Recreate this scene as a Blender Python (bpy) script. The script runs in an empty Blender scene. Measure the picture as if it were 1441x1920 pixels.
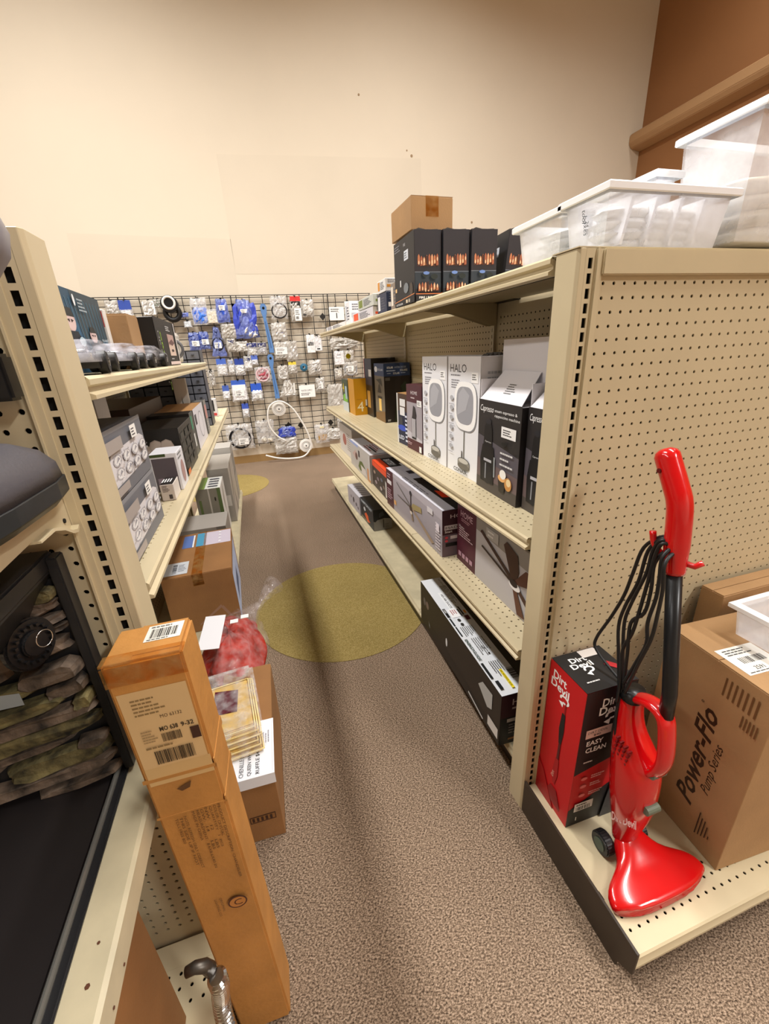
import bpy, bmesh, math, random
from mathutils import Vector, Matrix
S = bpy.context.scene
COL = S.collection
# ------------------------------------------------------------------ camera
cam_d = bpy.data.cameras.new('camera'); cam = bpy.data.objects.new('camera', cam_d); COL.objects.link(cam)
cam_d.sensor_fit = 'VERTICAL'; cam_d.sensor_height = 36; cam_d.lens = 778.095/1920*36
cam_d.clip_start = 0.02
rgt = Vector((0.9559796, -0.2894450, -0.0482135*-1*-1)); dwn = Vector((-0.1485057, -0.3355314, -0.9302498)); fwd = Vector((0.2530791, 0.8964598, -0.3637454))
rgt = dwn.cross(fwd).normalized()
m = Matrix((( rgt.x, -dwn.x, -fwd.x, 0), (rgt.y, -dwn.y, -fwd.y, 0), (rgt.z, -dwn.z, -fwd.z, 1.368), (0, 0, 0, 1)))
cam.matrix_world = m
S.camera = cam
# ------------------------------------------------------------------ world, lights, exposure
w = bpy.data.worlds.new('store_air'); S.world = w; w.use_nodes = True
w.node_tree.nodes['Background'].inputs[0].default_value = (1, .93, .84, 1)
w.node_tree.nodes['Background'].inputs[1].default_value = 0.15
def tube_row(x, y0, y1, power, z=5.6, sx=.35):
    l = bpy.data.lights.new('fluorescent_row', 'AREA'); l.shape = 'RECTANGLE'; l.size = sx; l.size_y = y1-y0
    l.energy = power; l.color = (1, .975, .935); l.spread = math.radians(156)
    o = bpy.data.objects.new('fluorescent_row', l); COL.objects.link(o); o.location = (x, (y0+y1)/2, z)
tube_row(-1.45, 0.6, 4.3, 170)
tube_row(2.1, -1.2, 4.3, 195)
tube_row(-5.0, -3.0, 4.0, 150)
tube_row(3.7, -5.2, -3.6, 215)
tube_row(4.9, 0.5, 4.3, 30)
vs = S.view_settings
vs.view_transform = 'Standard'; vs.look = 'None'; vs.gamma = 1; vs.use_curve_mapping = False
vs.exposure = 0.70
random.seed(7)
# ------------------------------------------------------------------ helpers
def lin(c):
    return c/12.92 if c <= .04045 else ((c+.055)/1.055)**2.4
def hx(s):
    s = s.lstrip('#'); return (lin(int(s[0:2], 16)/255), lin(int(s[2:4], 16)/255), lin(int(s[4:6], 16)/255), 1)
MATS = {}
def mat(name, col='808080', rough=.5, metal=0, alpha=1, spec=.5, bump=0, bscale=50, noise=0, nscale=8, emit=None, coat=0, trans=0):
    if name in MATS: return MATS[name]
    M = bpy.data.materials.new(name); M.use_nodes = True; nt = M.node_tree; b = nt.nodes['Principled BSDF']
    b.inputs['Base Color'].default_value = hx(col) if isinstance(col, str) else col
    b.inputs['Roughness'].default_value = rough; b.inputs['Metallic'].default_value = metal; b.inputs['Alpha'].default_value = alpha
    b.inputs['Specular IOR Level'].default_value = spec; b.inputs['Coat Weight'].default_value = coat
    b.inputs['Transmission Weight'].default_value = trans
    tc = nt.nodes.new('ShaderNodeTexCoord')
    if noise:
        n = nt.nodes.new('ShaderNodeTexNoise'); n.inputs['Scale'].default_value = nscale; n.inputs['Detail'].default_value = 6
        nt.links.new(tc.outputs['Object'], n.inputs['Vector'])
        mx = nt.nodes.new('ShaderNodeMix'); mx.data_type = 'RGBA'; mx.blend_type = 'MULTIPLY'; mx.inputs['Factor'].default_value = 1
        r = nt.nodes.new('ShaderNodeMapRange'); r.inputs['From Min'].default_value = .3; r.inputs['From Max'].default_value = .7
        r.inputs['To Min'].default_value = 1-noise; r.inputs['To Max'].default_value = 1+noise*.4
        nt.links.new(n.outputs['Fac'], r.inputs['Value'])
        mx.inputs['A'].default_value = b.inputs['Base Color'].default_value
        nt.links.new(r.outputs['Result'], mx.inputs['B']); nt.links.new(mx.outputs['Result'], b.inputs['Base Color'])
    if bump:
        n2 = nt.nodes.new('ShaderNodeTexNoise'); n2.inputs['Scale'].default_value = bscale; n2.inputs['Detail'].default_value = 4
        nt.links.new(tc.outputs['Object'], n2.inputs['Vector'])
        bp = nt.nodes.new('ShaderNodeBump'); bp.inputs['Strength'].default_value = bump; bp.inputs['Distance'].default_value = .004
        nt.links.new(n2.outputs['Fac'], bp.inputs['Height']); nt.links.new(bp.outputs['Normal'], b.inputs['Normal'])
    MATS[name] = M; return M
def print_mat(name, rough=.4, coat=.0):
    if name in MATS: return MATS[name]
    M = mat(name, 'FFFFFF', rough, coat=coat); nt = M.node_tree
    a = nt.nodes.new('ShaderNodeVertexColor'); a.layer_name = 'Col'
    nt.links.new(a.outputs['Color'], nt.nodes['Principled BSDF'].inputs['Base Color']); return M
def film_mat(name, tint='FFFFFF', clear=.6, rough=.12, bump=.8, bscale=35, white='E8E8EA'):
    """thin plastic: mostly see-through, partly milky and shiny"""
    if name in MATS: return MATS[name]
    M = bpy.data.materials.new(name); M.use_nodes = True; nt = M.node_tree; nt.nodes.clear()
    o = nt.nodes.new('ShaderNodeOutputMaterial'); mx = nt.nodes.new('ShaderNodeMixShader'); t = nt.nodes.new('ShaderNodeBsdfTransparent')
    p = nt.nodes.new('ShaderNodeBsdfPrincipled'); p.inputs['Base Color'].default_value = hx(white); p.inputs['Roughness'].default_value = rough
    p.inputs['Specular IOR Level'].default_value = 1
    t.inputs[0].default_value = hx(tint)
    tc = nt.nodes.new('ShaderNodeTexCoord'); n = nt.nodes.new('ShaderNodeTexNoise'); n.inputs['Scale'].default_value = bscale; n.inputs['Detail'].default_value = 5
    nt.links.new(tc.outputs['Object'], n.inputs['Vector'])
    bp = nt.nodes.new('ShaderNodeBump'); bp.inputs['Strength'].default_value = bump; bp.inputs['Distance'].default_value = .01
    nt.links.new(n.outputs['Fac'], bp.inputs['Height']); nt.links.new(bp.outputs['Normal'], p.inputs['Normal'])
    r = nt.nodes.new('ShaderNodeMapRange'); r.inputs['From Min'].default_value = .35; r.inputs['From Max'].default_value = .65
    r.inputs['To Min'].default_value = max(0, 1-clear-.18); r.inputs['To Max'].default_value = min(1, 1-clear+.22)
    nt.links.new(n.outputs['Fac'], r.inputs['Value']); nt.links.new(r.outputs['Result'], mx.inputs[0])
    nt.links.new(t.outputs[0], mx.inputs[1]); nt.links.new(p.outputs[0], mx.inputs[2]); nt.links.new(mx.outputs[0], o.inputs[0])
    MATS[name] = M; return M
METAL = mat('beige_enamel', 'CBBD9C', .38, noise=.06, nscale=5)
METAL_D = mat('beige_enamel_worn', 'C9BE9F', .5, noise=.22, nscale=9)
PEG = mat('beige_pegboard', 'C8B998', .55, noise=.05, nscale=6)
DARK = mat('black_gap', '0B0908', .9)  # black standing in for shade inside holes and gaps; disc hubs use it too
KICK = mat('dark_brown_kickplate', '33291F', .4, noise=.2, nscale=14)
KRAFT = mat('kraft_cardboard', '966A3E', .75, noise=.16, nscale=7, bump=.15, bscale=160)
KRAFT_B = mat('kraft_cardboard_pale', 'A9845A', .75, noise=.12, nscale=7, bump=.15, bscale=160)
KRAFT_O = mat('kraft_cardboard_orange', 'BC8442', .62, noise=.2, nscale=9, bump=.25, bscale=90)
PRINT = print_mat('printed_board', .42); INK = print_mat('printed_ink', .5)
GLOSS_INK = print_mat('glossy_print', .2, .3)
FILM = film_mat('clear_film', clear=.66); FILM_B = film_mat('blue_film', 'AFC2F4', .5, white='93A3E0')
FILM_S = film_mat('silver_film', clear=.3, white='C9C5BE')
BIN = film_mat('frosted_bin_plastic', 'FBFCFF', .66, .25, .05, 6, 'FBFCFF')
TAPE = film_mat('packing_tape', 'F6E2BC', .8, .12, .25, 25, 'C99A5C')
BLACKP = mat('black_plastic', '121214', .35); WHITEP = mat('white_plastic', 'EDEBE6', .3)
RED = mat('glossy_red_plastic', 'C2060D', .18, coat=.5); CHROME = mat('polished_metal', 'C8C8C8', .15, 1)
WIRE = mat('black_wire', '15120F', .45); RUBBER = mat('black_rubber', '0E0E10', .5)

def link(o, parent=None, label=None, cat=None, group=None, kind=None):
    COL.objects.link(o)
    if parent: o.parent = parent
    if label: o['label'] = label
    if cat: o['category'] = cat
    if group: o['group'] = group
    if kind: o['kind'] = kind
    return o
def thing(name, label, cat, loc=(0, 0, 0), yaw=0, group=None):
    o = bpy.data.objects.new(name, None); o.empty_display_size = .05; link(o, None, label, cat, group)
    o.location = loc; o.rotation_euler = (0, 0, math.radians(yaw)); return o
class MB:
    """mesh builder: verts, faces, one colour per face"""
    def __init__(s): s.v = []; s.f = []; s.c = []; s.m = []
    def add(s, vs, fs, col=None, mi=0):
        n = len(s.v); s.v += [tuple(p) for p in vs]; s.f += [tuple(i+n for i in f) for f in fs]
        s.c += [col]*len(fs); s.m += [mi]*len(fs)
    def box(s, a, b, col=None, mi=0):
        x0, y0, z0 = a; x1, y1, z1 = b
        s.add([(x0,y0,z0),(x1,y0,z0),(x1,y1,z0),(x0,y1,z0),(x0,y0,z1),(x1,y0,z1),(x1,y1,z1),(x0,y1,z1)],
              [(0,3,2,1),(4,5,6,7),(0,1,5,4),(1,2,6,5),(2,3,7,6),(3,0,4,7)], col, mi)
    def prism(s, pts, axis, a, b, col=None, mi=0):
        """polygon pts (2d) extruded along axis 'x','y','z' from a to b"""
        def P(p, t):
            return {'x': (t, p[0], p[1]), 'y': (p[0], t, p[1]), 'z': (p[0], p[1], t)}[axis]
        n = len(pts); vs = [P(p, a) for p in pts]+[P(p, b) for p in pts]
        s.add(vs, [tuple(range(n)), tuple(range(2*n-1, n-1, -1))]+[(i, i+n, (i+1) % n+n, (i+1) % n) for i in range(n)], col, mi)
    def tube(s, pts, r, seg=8, col=None, mi=0, closed=False, caps=True):
        pts = [Vector(p) for p in pts]; n = len(pts); up = None; rings = []
        rr = r if isinstance(r, (list, tuple)) else [r]*n
        for i, p in enumerate(pts):
            if closed: t = pts[(i+1) % n]-pts[i-1]
            else: t = pts[min(i+1, n-1)]-pts[max(i-1, 0)]
            t.normalize()
            if up is None:
                up = Vector((0, 0, 1)) if abs(t.z) < .9 else Vector((1, 0, 0))
            side = t.cross(up); side.normalize(); up = side.cross(t); up.normalize()
            q = rr[i]; qa, qb = q if isinstance(q, (list, tuple)) else (q, q)
            rings.append([p+side*math.cos(2*math.pi*k/seg)*qa+up*math.sin(2*math.pi*k/seg)*qb for k in range(seg)])
        fs = []; m_ = n if closed else n-1
        for i in range(m_):
            j = (i+1) % n
            for k in range(seg):
                l = (k+1) % seg; fs.append((i*seg+k, i*seg+l, j*seg+l, j*seg+k))
        if caps and not closed: fs += [tuple(range(seg-1, -1, -1)), tuple((n-1)*seg+k for k in range(seg))]
        s.add([v for g in rings for v in g], fs, col, mi)
    def cyl(s, c, r, a, b, axis='z', seg=20, col=None, mi=0):
        pts = [(c[0]+r*math.cos(2*math.pi*k/seg), c[1]+r*math.sin(2*math.pi*k/seg)) for k in range(seg)]
        s.prism(pts, axis, a, b, col, mi)
    def loft(s, secs, col=None, mi=0, caps=True, closed=False):
        n = len(secs[0]); k_ = len(secs); fs = []
        for i in range(k_ if closed else k_-1):
            j = (i+1) % k_
            for k in range(n):
                l = (k+1) % n; fs.append((i*n+k, i*n+l, j*n+l, j*n+k))
        if caps and not closed: fs += [tuple(range(n-1, -1, -1)), tuple((k_-1)*n+k for k in range(n))]
        s.add([v for g in secs for v in g], fs, col, mi)
    def build(s, name, mats, parent=None, bevel=0, smooth=False, label=None, cat=None, group=None, kind=None, seg=2, sub=0, loc=None, yaw=None):
        me = bpy.data.meshes.new(name); me.from_pydata(s.v, [], s.f)
        mats = mats if isinstance(mats, (list, tuple)) else [mats]
        for M in mats: me.materials.append(M)
        me.polygons.foreach_set('material_index', s.m)
        if any(c is not None for c in s.c):
            ca = me.color_attributes.new('Col', 'FLOAT_COLOR', 'CORNER'); data = []
            cache = {}
            for p, c in zip(me.polygons, s.c):
                q = cache.get(c)
                if q is None: q = cache[c] = hx(c or 'FFFFFF')
                data += list(q)*p.loop_total
            ca.data.foreach_set('color', data)
        b = bmesh.new(); b.from_mesh(me)
        if not s.__dict__.get('flat'): bmesh.ops.recalc_face_normals(b, faces=b.faces)
        if bevel: bmesh.ops.bevel(b, geom=list(b.edges), offset=bevel, segments=seg, affect='EDGES', clamp_overlap=True)
        b.to_mesh(me); b.free()
        if smooth:
            for p in me.polygons: p.use_smooth = True
        me.validate()
        o = bpy.data.objects.new(name, me); link(o, parent, label, cat, group, kind)
        if loc is not None: o.location = loc
        if yaw is not None: o.rotation_euler = (0, 0, math.radians(yaw))
        if sub:
            d = o.modifiers.new('smooth', 'SUBSURF'); d.levels = sub; d.render_levels = sub
        return o
def bx(name, a, b, M, parent=None, bevel=0, **k):
    q = MB(); q.box(a, b); return q.build(name, M, parent, bevel, **k)
TXT = {}
def glyphs(s, bold=False, italic=False):
    k = (s, bold, italic)
    if k not in TXT:
        c = bpy.data.curves.new('t', 'FONT'); c.body = s; c.size = 1; c.resolution_u = 2
        if bold: c.offset = .022
        if italic: c.shear = .3
        o = bpy.data.objects.new('t', c); COL.objects.link(o)
        me = bpy.data.meshes.new_from_object(o, depsgraph=bpy.context.evaluated_depsgraph_get())
        vs = [(v.co.x, v.co.y) for v in me.vertices]; fs = [tuple(p.vertices) for p in me.polygons]
        bpy.data.objects.remove(o); bpy.data.curves.remove(c); bpy.data.meshes.remove(me)
        if not vs: vs = [(0, 0)]
        x0 = min(v[0] for v in vs); x1 = max(v[0] for v in vs); y0 = min(v[1] for v in vs); y1 = max(v[1] for v in vs)
        TXT[k] = ([(a-x0, b_-y0) for a, b_ in vs], fs, x1-x0, y1-y0)
    return TXT[k]
class Art:
    """flat print on a face: origin o, unit vectors u, v (metres), size W,H; coordinates given 0..1"""
    def __init__(s, o, u, v, W, H):
        s.o = Vector(o); s.u = Vector(u).normalized(); s.v = Vector(v).normalized(); s.W = W; s.H = H
        s.n = s.u.cross(s.v); s.k = 0; s.mb = MB(); s.mb.flat = True
    def P(s, a, b): return s.o+s.u*(a*s.W)+s.v*(b*s.H)+s.n*(.0006+.00022*s.k)
    def poly(s, pts, col): s.mb.add([s.P(*p) for p in pts], [tuple(range(len(pts)))], col); s.k += 1; return s
    def rect(s, a, b, c, d, col): return s.poly([(a, b), (c, b), (c, d), (a, d)], col)
    def ell(s, a, b, ra, rb, col, n=20, t0=0, t1=360):
        return s.poly([(a+ra*math.cos(math.radians(t0+(t1-t0)*i/n)), b+rb*math.sin(math.radians(t0+(t1-t0)*i/n))) for i in range(n)], col)
    def bars(s, a, b, c, d, col='111111', n=18, vert=False, seed=1):
        r = random.Random(seed); x = 0; tot = []; 
        for i in range(n): ww = r.choice((1, 1, 2, 3)); g = r.choice((1, 1, 2)); tot.append((x, ww)); x += ww+g
        for p, ww in tot:
            if vert: s.mb.add([s.P(a, b+(d-b)*p/x), s.P(c, b+(d-b)*p/x), s.P(c, b+(d-b)*(p+ww)/x), s.P(a, b+(d-b)*(p+ww)/x)], [(0,1,2,3)], col)
            else: s.mb.add([s.P(a+(c-a)*p/x, b), s.P(a+(c-a)*(p+ww)/x, b), s.P(a+(c-a)*(p+ww)/x, d), s.P(a+(c-a)*p/x, d)], [(0,1,2,3)], col)
        s.k += 1; return s
    def lines(s, a, b, c, d, n, col, seed=3, fill=.45):
        r = random.Random(seed)
        for i in range(n):
            y = d-(d-b)*(i+.5)/n; hh = (d-b)/n*fill/2; x = a
            e = a+(c-a)*r.uniform(.6, 1)
            while x < e-.001:
                ww = (c-a)*r.uniform(.06, .2); x2 = min(e, x+ww)
                s.mb.add([s.P(x, y-hh), s.P(x2, y-hh), s.P(x2, y+hh), s.P(x, y+hh)], [(0,1,2,3)], col); x = x2+(c-a)*.025
        s.k += 1; return s
    def text(s, t, a, b, h, col, w=None, bold=False, rot=0, italic=False):
        """h = height as fraction of H (metres if rot handled the same); w = full width as a fraction of W"""
        vs, fs, gw, gh = glyphs(t, bold, italic); hm = h*s.H; sc = hm/gh; sx = sc if w is None else w*s.W/gw
        ca, sa = math.cos(math.radians(rot)), math.sin(math.radians(rot)); o = s.P(a, b)
        s.mb.add([o+s.u*(x*sx*ca-y*sc*sa)+s.v*(x*sx*sa+y*sc*ca) for x, y in vs], fs, col); s.k += 1; return s
    def build(s, parent, name='printed_artwork', M=None, **k): return s.mb.build(name, M or INK, parent, **k)
def face(which, w, d, h):
    return {'x0': ((0, d, 0), (0, -1, 0), (0, 0, 1), d, h), 'x1': ((w, 0, 0), (0, 1, 0), (0, 0, 1), d, h),
            'y0': ((0, 0, 0), (1, 0, 0), (0, 0, 1), w, h), 'y1': ((w, d, 0), (-1, 0, 0), (0, 0, 1), w, h),
            'z1': ((0, 0, h), (1, 0, 0), (0, 1, 0), w, d), 'z1s': ((0, d, h), (0, -1, 0), (1, 0, 0), d, w)}[which]
def carton(name, label, x, y, z, w, d, h, yaw=0, M=None, cols=None, art=None, group=None, cat='box', tape=None, flap=True, tilt=None):
    """a box with its body, top flaps and print; cols: colour per face, art: {face: fn(Art)}"""
    t = thing(name, label, cat, (x, y, z), yaw, group)
    if tilt: t.rotation_euler = (math.radians(tilt[0]), math.radians(tilt[1]), math.radians(yaw))
    q = MB(); q.box((0, 0, 0), (w, d, h-.003))
    if cols:
        base = cols.get('all', 'FFFFFF'); q.c = [cols.get(k, base) for k in ('z0', 'z1', 'y0', 'x1', 'y1', 'x0')]
    M_ = M or PRINT
    q.build('carton_body', M_, t, bevel=.0012, seg=1)
    if flap:
        c = cols.get('z1', cols.get('all')) if cols else None
        g = .0012
        for k in (0, 1):
            f = MB()
            if w > d: f.box((.001, (d/2+g)*k+.001*(1-k), h-.003), (w-.001, d/2-g+(d/2)*k, h), c)
            else: f.box(((w/2+g)*k+.001*(1-k), .001, h-.003), (w/2-g+(w/2)*k, d-.001, h), c)
            f.build('top_flap', M_, t)
    if tape:
        f = MB(); tw = min(.048, min(w, d)*.4)
        if w > d:
            f.box((-.0008, d/2-tw/2, h), (w+.0008, d/2+tw/2, h+.0006)); 
            for xx in (-.0009, w): f.box((xx, d/2-tw/2, h-.06), (xx+.0009, d/2+tw/2, h))
        else:
            f.box((w/2-tw/2, -.0008, h), (w/2+tw/2, d+.0008, h+.0006))
            for yy in (-.0009, d): f.box((w/2-tw/2, yy, h-.06), (w/2+tw/2, yy+.0009, h))
        f.build('packing_tape', TAPE, t)
    if art:
        for k, fn in art.items():
            A = Art(*face(k, w, d, h)); fn(A); A.build(t)
    return t
def perf(mb, O, U, V, nu, nv, p, r, seg=6, depth=.0015, skip=None):
    """sheet with real round holes, nu x nv cells of pitch p"""
    O = Vector(O); U = Vector(U).normalized(); V = Vector(V).normalized(); N = U.cross(V)
    ring = [(-1,-1),(0,-1),(1,-1),(1,0),(1,1),(0,1),(-1,1),(-1,0)]
    base = []
    for i in range(nu):
        for j in range(nv):
            c = O+U*((i+.5)*p)+V*((j+.5)*p)
            if skip and skip(i, j):
                mb.add([c+U*(a*p/2)+V*(b*p/2) for a, b in ((-1,-1),(1,-1),(1,1),(-1,1))], [(0,1,2,3)]); continue
            vs = [c+U*(a*p/2)+V*(b*p/2) for a, b in ring]
            ins = [c+(U*a+V*b)/math.hypot(a, b)*r for a, b in ring]
            bk = [q-N*depth for q in ins]
            fs = [(k, (k+1) % 8, (k+1) % 8+8, k+8) for k in range(8)]
            if depth: fs += [(k+8, (k+1) % 8+8, (k+1) % 8+16, k+16) for k in range(8)]
            mb.add(vs+ins+(bk if depth else []), fs)
def slots(mb, O, U, V, wid, n, p, sw, sh):
    """vertical strip of n cells with a rectangular slot in each"""
    O = Vector(O); U = Vector(U).normalized(); V = Vector(V).normalized(); N = U.cross(V)
    for j in range(n):
        c = O+V*((j+.5)*p)
        o = [c+U*(a*wid/2)+V*(b*p/2) for a, b in ((-1,-1),(1,-1),(1,1),(-1,1))]
        i = [c+U*(a*sw/2)+V*(b*sh/2) for a, b in ((-1,-1),(1,-1),(1,1),(-1,1))]
        k = [q-N*.002 for q in i]
        mb.add(o+i+k, [(a, (a+1) % 4, (a+1) % 4+4, a+4) for a in range(4)]+[(a+4, (a+1) % 4+4, (a+1) % 4+8, a+8) for a in range(4)])
IN = .0254
# ================================================================== SETTING
def node_floor(name, base, dark, light):
    M = bpy.data.materials.new(name); M.use_nodes = True; nt = M.node_tree; b = nt.nodes['Principled BSDF']; b.inputs['Roughness'].default_value = .95
    b.inputs['Specular IOR Level'].default_value = .1
    tc = nt.nodes.new('ShaderNodeTexCoord'); n = nt.nodes.new('ShaderNodeTexNoise'); n.inputs['Scale'].default_value = 185; n.inputs['Detail'].default_value = 3; n.inputs['Roughness'].default_value = .75
    mp = nt.nodes.new('ShaderNodeMapping'); mp.inputs['Rotation'].default_value = (0, 0, .5); mp.inputs['Scale'].default_value = (1, 1.5, 1)
    nt.links.new(tc.outputs['Object'], mp.inputs[0]); nt.links.new(mp.outputs[0], n.inputs['Vector'])
    cr = nt.nodes.new('ShaderNodeValToRGB'); e = cr.color_ramp.elements
    e[0].position = .36; e[0].color = hx(dark); e[1].position = .62; e[1].color = hx(light)
    k = cr.color_ramp.elements.new(.5); k.color = hx(base)
    nt.links.new(n.outputs['Fac'], cr.inputs[0])
    n3 = nt.nodes.new('ShaderNodeTexNoise'); n3.inputs['Scale'].default_value = 2.2; n3.inputs['Detail'].default_value = 4
    nt.links.new(tc.outputs['Object'], n3.inputs['Vector'])
    r = nt.nodes.new('ShaderNodeMapRange'); r.inputs['From Min'].default_value = .3; r.inputs['From Max'].default_value = .7; r.inputs['To Min'].default_value = .88; r.inputs['To Max'].default_value = 1.06
    nt.links.new(n3.outputs['Fac'], r.inputs['Value'])
    mx = nt.nodes.new('ShaderNodeMix'); mx.data_type = 'RGBA'; mx.blend_type = 'MULTIPLY'; mx.inputs['Factor'].default_value = 1
    nt.links.new(cr.outputs[0], mx.inputs['A']); nt.links.new(r.outputs[0], mx.inputs['B']); nt.links.new(mx.outputs['Result'], b.inputs['Base Color'])
    bp = nt.nodes.new('ShaderNodeBump'); bp.inputs['Strength'].default_value = .9; bp.inputs['Distance'].default_value = .004
    nt.links.new(n.outputs['Fac'], bp.inputs['Height']); nt.links.new(bp.outputs['Normal'], b.inputs['Normal']); return M
CARPET = node_floor('brown_loop_carpet', '86725F', '3C2F26', 'BCA58F')
OLIVE = node_floor('olive_inlay_carpet', '9A8650', '80703E', 'AF9C66')
WALLM = mat('cream_wall_paint', 'DCD1BE', .85, noise=.03, nscale=1.2, bump=.05, bscale=200)
PATCH = mat('cream_touch_up_paint', 'D8CDBA', .8, noise=.03, nscale=1.5)
BROWNW = mat('brown_wall_paint', '9A6B42', .8, noise=.05, nscale=1)
XL, XR, YB, YF, ZC = -9.0, 5.7, 5.95, -7.0, 6.3
fl = bx('floor', (XL, YF, -.1), (XR, YB+.1, 0), CARPET, kind='structure')
for cx, cy, r in ((.30, 2.065, .49), (-.50, 4.86, .49), (.30, -1.2, .49)):
    q = MB(); q.cyl((cx, cy), r, .0005, .0022, 'z', 64); q.build('carpet_inlay', OLIVE, fl)
wb = bx('wall_back', (XL, YB, 0), (XR+.2, YB+.15, ZC), WALLM, kind='structure')
def patch(pts, M=PATCH):
    q = MB(); q.prism(pts, 'y', YB-.0015, YB+.001); q.build('paint_patch', M, wb)
patch([(-1.68, 2.69), (-.02, 2.66), (-.02, 1.2), (-1.72, 1.2)]); patch([(-.03, 3.46), (2.38, 3.55), (2.4, 2.3), (-.02, 2.3)])
for x, z, s in ((1.63, 4.1, .012), (2.26, 3.57, .016), (3.1, 2.9, .014), (2.2, 3.62, .009)):
    q = MB(); q.cyl((x, z), s, YB-.003, YB+.001, 'y', 7); q.build('wall_scuff', mat('wall_scuff', '9C8466', .9), wb)
bx('baseboard_back', (XL, YB-.012, 0), (XR, YB+.002, .1), mat('tan_vinyl_base', '9A7B4E', .5), kind='structure')
bx('wall_right', (XR, YF, 0), (XR+.15, YB, ZC), BROWNW, kind='structure')
bx('wall_left', (XL-.15, YF, 0), (XL, YB, ZC), WALLM, kind='structure')
bx('wall_front', (XL, YF-.15, 0), (XR, YF, ZC), WALLM, kind='structure')
bx('ceiling', (XL, YF, ZC), (XR, YB, ZC+.1), mat('ceiling_tile', 'D8D2C6', .9), kind='structure')
q = MB(); q.prism([(XR, 3.80), (XR-.16, 3.83), (XR-.20, 3.88), (XR-.20, 3.97), (XR-.16, 4.0), (XR, 4.0)], 'y', YF, YB)
q.build('trim_1', mat('brown_soffit', 'B08A62', .6), kind='structure', bevel=.008)

# ================================================================== GONDOLA RUNS
def shelf_part(parent, side, xf, xb, y0, y1, z, perf_rows=3, lip=.033, M=METAL, holes=True, price=True):
    """side=+1: front edge looks to -X (right run); -1: front looks to +X (left run)"""
    s = side; nrow = perf_rows; wperf = nrow*IN; t = .0012
    e = parent
    q = MB(); zt = z
    x_p0 = xf+s*.018; x_p1 = x_p0+s*wperf
    def bb(xa, xb_, ya, yb, za, zb): q.box((min(xa, xb_), ya, za), (max(xa, xb_), yb, zb))
    g = .0015
    bb(xf, x_p0, y0+g, y1-g, zt-.004, zt)            # front strip
    bb(x_p1, xb, y0+g, y1-g, zt-.0015, zt)
    # rolled lip profile
    pr = [(xf, zt), (xf-s*.004, zt-.004), (xf-s*.004, zt-.012), (xf+s*.004, zt-.016), (xf+s*.004, zt-.022), (xf-s*.007, zt-.027), (xf-s*.007, zt-lip), (xf+s*.010, zt-lip-.002), (xf+s*.012, zt-.01)]
    q.prism(pr if s > 0 else pr, 'y', y0+g, y1-g)
    bb(xf+s*.03, xf+s*.032, y0+g, y1-g, zt-.03, zt-.0015)
    o = q.build('shelf', M, e)
    n = int((y1-y0)/IN)
    if holes:
        h = MB(); off = ((y1-y0)-n*IN)/2
        perf(h, (min(x_p0, x_p1), y0+off, zt-.0002), (1, 0, 0), (0, 1, 0), nrow, n, IN, .0034, depth=.003)
        h.box((min(x_p0, x_p1), y0+g, zt-.0022), (max(x_p0, x_p1), y0+off, zt-.0002)); h.box((min(x_p0, x_p1), y1-off, zt-.0022), (max(x_p0, x_p1), y1-g, zt-.0002))
        h.build('perforated_strip', M, o)
        b = MB(); b.box((min(x_p0, x_p1), y0+g, zt-.02), (max(x_p0, x_p1), y1-g, zt-.008)); b.build('dark_under_holes', DARK, o)  # black box added so the shelf holes look shaded
    else:
        b = MB(); b.box((min(x_p0, x_p1), y0+g, zt-.0015), (max(x_p0, x_p1), y1-g, zt-.0001)); b.build('shelf_top', M, o)
    return o
def bracket(parent, side, xf, xb, y, z):
    q = MB(); s = side
    pts = [(xb, z-.002), (xf+s*.05, z-.002), (xf+s*.05, z-.018), (xf+s*.2, z-.035), (xb-s*.02, z-.085), (xb, z-.085)]
    q.prism(pts, 'y', y-.002, y+.002); q.build('bracket', mat('beige_enamel_shade', 'B9AA86', .5), parent)
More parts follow.
